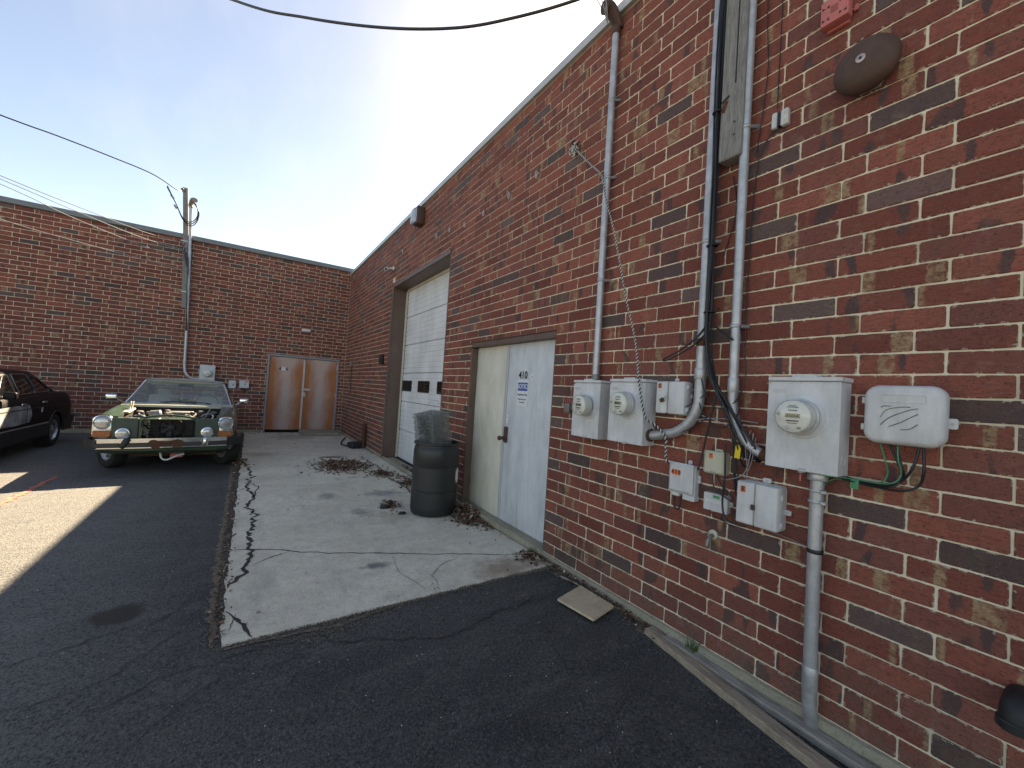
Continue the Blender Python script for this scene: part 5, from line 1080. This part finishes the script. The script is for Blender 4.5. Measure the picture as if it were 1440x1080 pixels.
# lamps
for sx in (-1, 1):
    xc = sx*.735-.01
    hb = MB(); o3 = (Vector((1, 0, 0)), Vector((0, 0, 1)), Vector((0, -1, 0)))
    wstack(hb, 0, 0, .225, .345, .075, [(0, -.10), (0, .015), (.006, .032), (.016, .036)], o3, base=(xc, .11, .715), n=6); hl_ = hb.build('headlight', 'chrome', car, local=True)
    MB().lathe([(.100, 0), (.101, .008), (.095, .013), (.090, .010)], (xc, .073, .780), (0, -1, 0), 32, False, False).build('lamp_rim', 'chrome', hl_, local=True)
    MB().lathe([(.092, 0), (.080, -.008), (.03, -.02)], (xc, .0735, .780), (0, -1, 0), 28).build('reflector', 'reflector', hl_, local=True)
    MB().lathe([(.094, .002), (.085, .010), (.06, .018), (.02, .022)], (xc, .0725, .780), (0, -1, 0), 32).build('lamp_glass', 'lampglass' if sx < 0 else 'lens', hl_, local=True)
    if sx > 0: MB().lathe([(.038, 0), (.034, .03), (.01, .034)], (xc, .06, .780), (0, -1, 0), 20).build('bulb_shield', 'castmetal', hl_, local=True)
    am = MB(); wstack(am, 0, 0, .195, .098, .022, [(0, 0), (0, .008), (.008, .016)], o3, base=(xc, .075, .615)); am.build('turn_signal', 'amber', hl_, local=True)
    fg = MB().lathe([(.060, -.05), (.082, -.03), (.086, .0), (.084, .012), (.076, .016)], (sx*.502-.012, .045, .632+.010*sx), (0, -1, 0), 32).build('fog_lamp', 'chrome', car, local=True)
    MB().lathe([(.076, .010), (.06, .022), (.02, .027)], (sx*.502-.012, .045, .632+.010*sx), (0, -1, 0), 28).build('lamp_glass', 'lampglass', fg, local=True)
    MB().box((sx*.885, .28, .62), (.02, .10, .045), bev=.006).build('side_marker', 'amber', car, local=True)
# bumper
bt = Matrix.Rotation(R(-1.1), 3, 'Y')
def bump_path(x0, x1, n): return [Vector((x, .02+.05*(abs(x)/.8)**3-.03, .485)) for x in [x0+(x1-x0)*i/n for i in range(n+1)]]
cbp = [(.0, -.075), (-.03, -.05), (-.045, -.02), (-.05, .02), (-.035, .055), (-.015, .068), (.03, .07), (.03, -.075)]
mb = MB(); sweep(mb, bump_path(-.78, .76, 24), [(-a, b) for a, b in cbp]); mb.v = [bt @ v+Vector((0, 0, .008)) for v in mb.v]; bpo = mb.build('bumper', 'chrome', car, local=True, smooth=50)
for a, b in ((-.78, -.52), (-.46, .44), (.52, .76)):
    mb = MB(); sweep(mb, bump_path(a, b, 12), [(-.046, -.058), (-.058, -.052), (-.058, .0), (-.05, .006), (-.03, -.02)]); mb.v = [bt @ Vector((v.x, v.y-(.0), v.z))+Vector((0, -.10 if False else 0, .008)) for v in mb.v]; mb.v = [Vector((v.x, 2*(.0)+v.y, v.z)) for v in mb.v]; mb.build('rubber_strip', 'cladding', bpo, local=True, smooth=50)
for sx in (-1, 1):
    mb = MB(); sweep(mb, [(sx*.76, .035, .485), (sx*.83, .06, .485), (sx*.88, .13, .485), (sx*.905, .25, .485), (sx*.908, .52, .485)], [(a*sx*-1, b) for a, b in ((.055, -.07), (.06, .0), (.05, .055), (-.01, .06), (-.01, -.07))]); mb.v = [bt @ v+Vector((0, 0, .008)) for v in mb.v]; mb.build('bumper_end', 'black', bpo, local=True, smooth=50)
MB().box((-.475, -.065, .49), (.075, .05, .15), bev=.018, seg=2, rot=Matrix.Rotation(R(28), 3, 'Y')).build('overrider', 'black', bpo, local=True); MB().box((.475, -.055, .50), (.05, .05, .11), bev=.014, seg=2).build('overrider', 'chrome', bpo, local=True)
br_ = MB(); pts = [(-.21, .03), (-.19, .055), (-.14, .06), (-.11, .045), (-.04, .045), (.04, .045), (.09, .06), (.14, .062), (.19, .05), (.21, .02), (.19, -.035), (.15, -.06), (.10, -.065), (.07, -.035), (-.06, -.035), (-.09, -.065), (-.15, -.06), (-.19, -.035)]
br_.rings([[(x+.0, y_, .475+z) for x, z in pts] for y_ in (-.066, -.074)]); bk = br_.build('plate_bracket', 'rust', bpo, local=True, smooth=0)
for x in (-.05, 0, .05): MB().box((x, -.0755, .487), (.026, .003, .026)).build('bracket_hole', 'ink', bk, local=True)
# underneath
MB().box((0, .30, .345), (1.30, .10, .09), bev=.03, seg=2).build('valance', 'greendark', car, local=True); MB().tube([(-.6, .62, .24), (-.2, .60, .22), (.25, .58, .25), (.62, .60, .22)], .025, 8).build('axle_beam', 'rust', car, local=True)
MB().tube(smooth_path([(-.10, .28, .30), (-.07, .24, .21), (.0, .22, .19), (.10, .24, .24), (.20, .26, .27)], 5), .014, 6).build('loose_strap', 'white', car, local=True); MB().box((.10, .36, .235), (.16, .05, .07), bev=.01).build('red_part', 'redplast', car, local=True)
MB().box((0, 2.3, .22), (1.2, 3.4, .06)).build('floor_pan', 'engine', car, local=True); MB().box((0, .92, .37), (1.22, 1.10, .06)).build('bay_floor', 'engine', car, local=True)
MB().box((0, 1.488, .67), (1.22, .012, .53)).build('firewall', 'engine', car, local=True)
for sx in (-1, 1): MB().box((sx*.612, .92, .65), (.010, 1.12, .48)).build('inner_fender', 'engine', car, local=True)
# engine bay
MB().box((.0, 1.0, .58), (.42, .66, .42), bev=.05, seg=2).build('engine_block', 'engine', car, local=True); MB().box((.06, 1.05, .865), (.34, .26, .05), bev=.015, seg=2).build('air_cleaner', 'castmetal', car, local=True)
MB().lathe([(.06, -.08), (.075, -.06), (.075, .06), (.05, .08)], (-.26, .85, .845), (1, 0, .1), 18).build('alternator', 'castmetal', car, local=True); MB().box((-.44, .70, .76), (.13, .24, .17), bev=.01).build('battery', 'cladding', car, local=True)
for pts in ([(.0, .5, .83), (-.08, .62, .87), (-.12, .8, .88), (-.05, .95, .86)], [(.22, .55, .80), (.28, .75, .87), (.2, .95, .88)], [(.30, .7, .8), (.40, .85, .86), (.46, 1.1, .82)]): MB().tube(smooth_path(pts, 6), .019, 8).build('hose', 'black', car, local=True)
for pts in ([(-.30, .6, .80), (-.42, .62, .86), (-.46, .8, .86)], [(.36, .62, .84), (.44, .8, .88), (.52, .84, .84), (.5, .7, .78)], [(.15, .6, .87), (.2, .62, .86), (.26, .52, .83)]): MB().tube(smooth_path(pts, 6), .011, 7).build('pipe', 'alloy', car, local=True)
for (x, y, z, s) in ((.40, .72, .80, .06), (.46, .9, .84, .05), (-.36, .95, .86, .05), (.33, 1.2, .86, .07), (-.15, 1.25, .87, .06), (.52, 1.15, .84, .09), (-.50, 1.15, .84, .08), (-.02, .56, .86, .035)): MB().lathe([(s*.7, -s*.5), (s*.8, 0), (s*.6, s*.5), (s*.2, s*.62)], (x, y, z), (.1, -.2, 1), 12).build('engine_fitting', plain('dull_metal', (.11, .105, .10), .55, .4, .5, 25), car, local=True)
MB().tube([(.43, .38, .86), (.52, .80, 1.06)], .006, 6).build('prop_rod', 'alloy', car, local=True)
for x in (-.60, -.57): MB().box((x, .95, .97), (.012, .07, .16), bev=.003, rot=Matrix.Rotation(R(8), 3, 'Y')).build('hood_hinge', 'cream', car, local=True)
MB().box((-.60, .9, .90), (.09, .55, .03), bev=.008, rot=Matrix.Rotation(R(3), 3, 'X')).build('fender_edge', 'cream', car, local=True)
# greenhouse
cw = MB(); L_ = []
for i in range(13):
    x = -.80+1.60*i/12; L_.append([(x, 1.47-.03*math.cos(x*1.8), .958+.012*math.cos(x*1.8)), (x, 1.66-.05*math.cos(x*1.8), .982+.014*math.cos(x*1.8)), (x, 1.66-.05*math.cos(x*1.8), .94), (x, 1.47-.03*math.cos(x*1.8), .93)])
cw.rings(L_); cwo = cw.build('cowl', 'cowl', car, local=True)
for x0_, x1_ in ((-.30, .10), (.12, .45)): MB().tube([(x0_, 1.56, 1.015), ((x0_+x1_)/2, 1.60, 1.03), (x1_, 1.585, 1.010)], .008, 6).build('wiper', 'black', cwo, local=True)
RF = [(2.30, .60, 1.405), (2.36, .615, 1.428), (2.6, .635, 1.448), (2.95, .635, 1.452), (3.2, .62, 1.438), (3.36, .60, 1.405)]
rf = MB(); L_ = []
for y, hw, z in RF:
    L_.append([(hw*math.sin(R(a)), y+(0 if y > 2.4 else -.05*math.cos(R(a))), z-.075+.075*math.cos(R(a))**.6 if abs(a) < 90 else z-.075) for a in range(-90, 91, 15)]+[(hw*.9, y, z-.07), (-hw*.9, y, z-.07)])
rf.rings(L_); rf.build('roof', 'cowl', car, local=True, smooth=50)
for sx in (-1, 1):
    MB().tube(smooth_path([(sx*.775, 1.64, .975), (sx*.70, 1.97, 1.16), (sx*.612, 2.33, 1.39), (sx*.635, 2.7, 1.392), (sx*.625, 3.1, 1.385)], 5), .019, 8).build('pillar', 'chrome', car, local=True)
    q = MB(); q.rings([[(sx*.60, 3.22, 1.40), (sx*.72, 4.0, .955), (sx*.76, 3.55, .965), (sx*.66, 3.02, 1.385)], [(sx*.57, 3.22, 1.395), (sx*.69, 4.0, .95), (sx*.73, 3.55, .96), (sx*.63, 3.02, 1.38)]]); q.build('rear_pillar', 'greenpaint', car, local=True)
    pane(car, [(sx*.79, 1.80, .975), (sx*.745, 3.45, .97), (sx*.64, 2.98, 1.37), (sx*.632, 2.36, 1.37)], bulge=.015*sx, name='side_window')
    mr = thing; mm = MB(); mm.box((sx*.985, 1.80, 1.075), (.16, .05, .095), bev=.022, seg=3); mo = mm.build('mirror', 'chrome', car, local=True); MB().tube([(sx*.85, 1.84, .985), (sx*.90, 1.83, 1.02), (sx*.95, 1.82, 1.06)], .016, 8).build('mirror_stalk', 'chrome', mo, local=True)
    MB().box((sx*.905, 2.85, .83), (.022, .16, .025), bev=.006).build('door_handle', 'chrome', car, local=True); MB().box((sx*.8985, 2.4, .62), (.008, 1.5, .022), bev=.002).build('side_trim', 'chrome', car, local=True)
    MB().box((sx*.80, 2.65, .978), (.022, 1.75, .014), bev=.003).build('belt_trim', 'chrome', car, local=True)
pane(car, [(-.765, 1.645, .985), (.765, 1.645, .985), (.602, 2.31, 1.40), (-.602, 2.31, 1.40)], name='windshield', bulge=-.06, n=8)
pane(car, [(.70, 3.98, .965), (-.70, 3.98, .965), (-.575, 3.34, 1.39), (.575, 3.34, 1.39)], name='rear_window', bulge=-.04, n=8)
MB().tube([(-.60, 2.285, 1.405), (-.3, 2.262, 1.421), (0, 2.255, 1.425), (.3, 2.262, 1.421), (.60, 2.285, 1.405)], .011, 6).build('windshield_trim', 'chrome', car, local=True); MB().tube([(-.775, 1.635, .985), (-.4, 1.605, .997), (0, 1.59, 1.0), (.4, 1.605, .997), (.775, 1.635, .985)], .010, 6).build('windshield_trim', 'chrome', car, local=True)
MB().box((0, 1.86, .93), (1.42, .24, .10), bev=.03, seg=2).build('dashboard', 'cladding', car, local=True)
for sx in (-1, 1):
    MB().box((sx*.36, 2.72, .80), (.50, .14, .62), bev=.05, seg=3, rot=Matrix.Rotation(R(-14), 3, 'X')).build('seat_back', 'cream', car, local=True); MB().box((sx*.36, 2.79, 1.16), (.24, .08, .15), bev=.035, seg=3).build('headrest', 'cream', car, local=True); MB().box((sx*.36, 2.42, .52), (.50, .52, .16), bev=.05, seg=2).build('seat_cushion', 'cream', car, local=True)
    MB().box((sx*.32, 2.33, 1.35), (.42, .10, .012), bev=.004, rot=Matrix.Rotation(R(50), 3, 'X')).build('sun_visor', 'cream', car, local=True)
MB().box((0, 3.45, .80), (1.2, .16, .42), bev=.05, seg=2).build('rear_seat', 'cream', car, local=True); MB().tube([(.36+.19*math.cos(a), 2.12+.05*math.sin(a), .99+.17*math.sin(a)) for a in [2*math.pi*i/24 for i in range(25)]], .011, 6).build('steering_wheel', 'black', car, local=True); MB().box((0, 2.30, 1.32), (.24, .02, .06), bev=.008).build('rear_view_mirror', 'black', car, local=True)
for sx in (-1, 1):
    wheel(car, sx*.735, WF, WR, WR, .20, sx, R(31), 1); wheel(car, sx*.735, WB_, WR, WR, .19, sx, 0, 1)

# --- black saloon, tail towards the far wall, its flank towards the green car
car2 = thing('parked_car', 'black four-door saloon at the left edge, tail to the wall', 'car', (-6.485, 7.45, -.062))
ORG[car2.name] = Vector()
def bprof(hw, zb, zs, zt):
    return [(0, zb), (hw*.75, zb), (hw*.94, zb+.02), (hw*.985, zb+.10), (hw, .47), (hw*1.0, .52), (hw*.992, .75), (hw*.965, zs-.10), (hw*.935, zs-.03), (hw*.90, zs), (hw*.5, zt), (0, zt+.005)]
bst = [(.04, .74, .36, .66, .66), (.08, .83, .28, .74, .74), (.35, .875, .22, .83, .84), (1.0, .895, .20, .90, .91), (1.65, .90, .20, .96, .97), (2.4, .904, .20, 1.0, 1.01), (3.4, .905, .20, 1.025, 1.035), (4.2, .90, .21, 1.03, 1.04), (4.7, .885, .26, 1.015, 1.025), (4.94, .86, .32, .98, .99), (5.0, .83, .38, .93, .93)]
b2 = body_loft(bst, bprof).build('body', 'blackpaint', car2, local=True, smooth=38)
W2F, W2B, W2R = .95, 3.98, .315; cut = []
for yw in (W2F, W2B):
    for sx in (-1, 1): cut.append(tmp(MB().lathe([(.360, 0), (.360, .5)], (sx*.63, yw, .32), (sx, 0, 0), 36)))
boolean(b2, cut)
GH = [(1.80, .76, .985, .76), (2.48, .64, 1.40, .785), (2.80, .65, 1.445, .795), (3.35, .645, 1.445, .795), (3.62, .63, 1.42, .79), (4.42, .70, 1.05, .74)]
gh = MB(); L_ = []
base = {1.80: .97, 2.48: .995, 2.80: 1.01, 3.35: 1.02, 3.62: 1.025, 4.42: 1.03}
for y, ht, zt, hb in GH:
    zb = base[y]-.03; k = max(zt-zb, .03)
    half = [(0, zb), (hb, zb), (hb-.01, zb+.03), (ht+.02, zt-.055 if k > .1 else zt-.005), (ht-.02, zt-.02 if k > .1 else zt-.003), (ht*.6, zt), (0, zt+.004)]
    L_.append([(x, y, z) for x, z in half]+[(-x, y, z) for x, z in reversed(half[1:-1])])
gh.rings(L_); gh.build('roof', 'blackpaint', car2, local=True, smooth=40)
for sx in (-1, 1):
    # side glass: points (y, z), placed just outside the leaning side of the cabin
    def sp(y, z, off=.006): f = min(1, max(0, (z-1.0)/.37)); return Vector((sx*(.783-.125*f+off), y, z))
    for qd in ([(1.98, 1.02), (2.62, 1.03), (2.58, 1.36), (2.42, 1.345)], [(2.74, 1.03), (3.36, 1.045), (3.20, 1.372), (2.70, 1.368)], [(3.43, 1.047), (3.98, 1.055), (3.62, 1.30), (3.27, 1.368)]):
        P = [sp(*q, .014) for q in qd]; pane(car2, P, 'darkglass', 'side_window', 0.0, 2)
        pp = [sp(*q, .016) for q in qd]; MB().tube(pp+[pp[0]], .011, 6).build('window_trim', 'chrome', car2, local=True)
    for (ya, yb) in ((1.33, 3.60), (4.36, 4.82)): MB().box((sx*.905, (ya+yb)/2, .375), (.022, yb-ya, .22), bev=.008).build('side_cladding', 'cladding', car2, local=True)
    MB().box((sx*.914, 2.46, .500), (.012, 2.24, .024), bev=.004).build('side_trim', 'alloy', car2, local=True); MB().box((sx*.905, 2.9, .80), (.008, 3.4, .012), bev=.002).build('crease_trim', 'cladding', car2, local=True)
    for y in (1.62, 2.70, 3.52): MB().box((sx*.9025, y, .76), (.008, .008, .44)).build('door_seam', 'ink', car2, local=True)
    for y in (2.56, 3.38): MB().box((sx*.905, y, .885), (.030, .17, .035), bev=.010, seg=2).build('door_handle', 'chrome' if y < 2.6 else 'alloy', car2, local=True)
    for yw in (W2F, W2B): MB().tube([(sx*.904, yw+.362*math.cos(a), .32+.362*math.sin(a)) for a in [R(-5+190*i/20) for i in range(21)]], .012, 6).build('arch_lip', 'cladding', car2, local=True)
    wheel(car2, sx*.80, W2F, W2R, W2R, .20, sx, 0, 0); wheel(car2, sx*.80, W2B, W2R, W2R, .20, sx, 0, 0)
    MB().box((sx*.92, 2.02, 1.05), (.15, .10, .12), bev=.03, seg=3).build('mirror', 'blackpaint', car2, local=True)
    MB().box((sx*.58, .05, .64), (.38, .05, .14), bev=.01).build('headlight', 'lampglass', car2, local=True); MB().box((sx*.62, 4.985, .83), (.36, .06, .14), bev=.015).build('tail_light', 'redplast', car2, local=True)
MB().box((0, .03, .66), (.62, .05, .20), bev=.02).build('grille', 'chrome', car2, local=True)
pane(car2, [(-.74, 1.83, .99), (.74, 1.83, .99), (.61, 2.45, 1.388), (-.61, 2.45, 1.388)], 'darkglass', 'windshield', -.014, 4); pane(car2, [(.67, 4.39, 1.075), (-.67, 4.39, 1.075), (-.585, 3.66, 1.42), (.585, 3.66, 1.42)], 'darkglass', 'rear_window', -.014, 4)
for y, s in ((-.02, 1), (5.01, -1)): MB().box((0, y+.05*s, .46), (1.74, .16, .18), bev=.05, seg=3).build('bumper', 'cladding', car2, local=True)
for sx in (-1, 1): MB().box((sx*.845, 4.86, .46), (.12, .30, .17), bev=.04, seg=2).build('bumper_end', 'cladding', car2, local=True)
MB().box((.905, 3.30, .755), (.006, .045, .085)).build('paper_sticker', 'signwhite', car2, local=True)
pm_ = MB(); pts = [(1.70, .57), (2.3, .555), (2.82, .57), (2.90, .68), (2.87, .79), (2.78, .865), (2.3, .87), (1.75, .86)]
pm_.rings([[(.9015+q-.004*(z > .7), y, z) for y, z in pts] for q in (0, .004)]); pm_.build('glare_patch', plain('glare_grey', (.34, .345, .35), .55, 0, .6, 6), car2, local=True, smooth=0)  # sun glare on the flank, painted as a pale blotchy patch
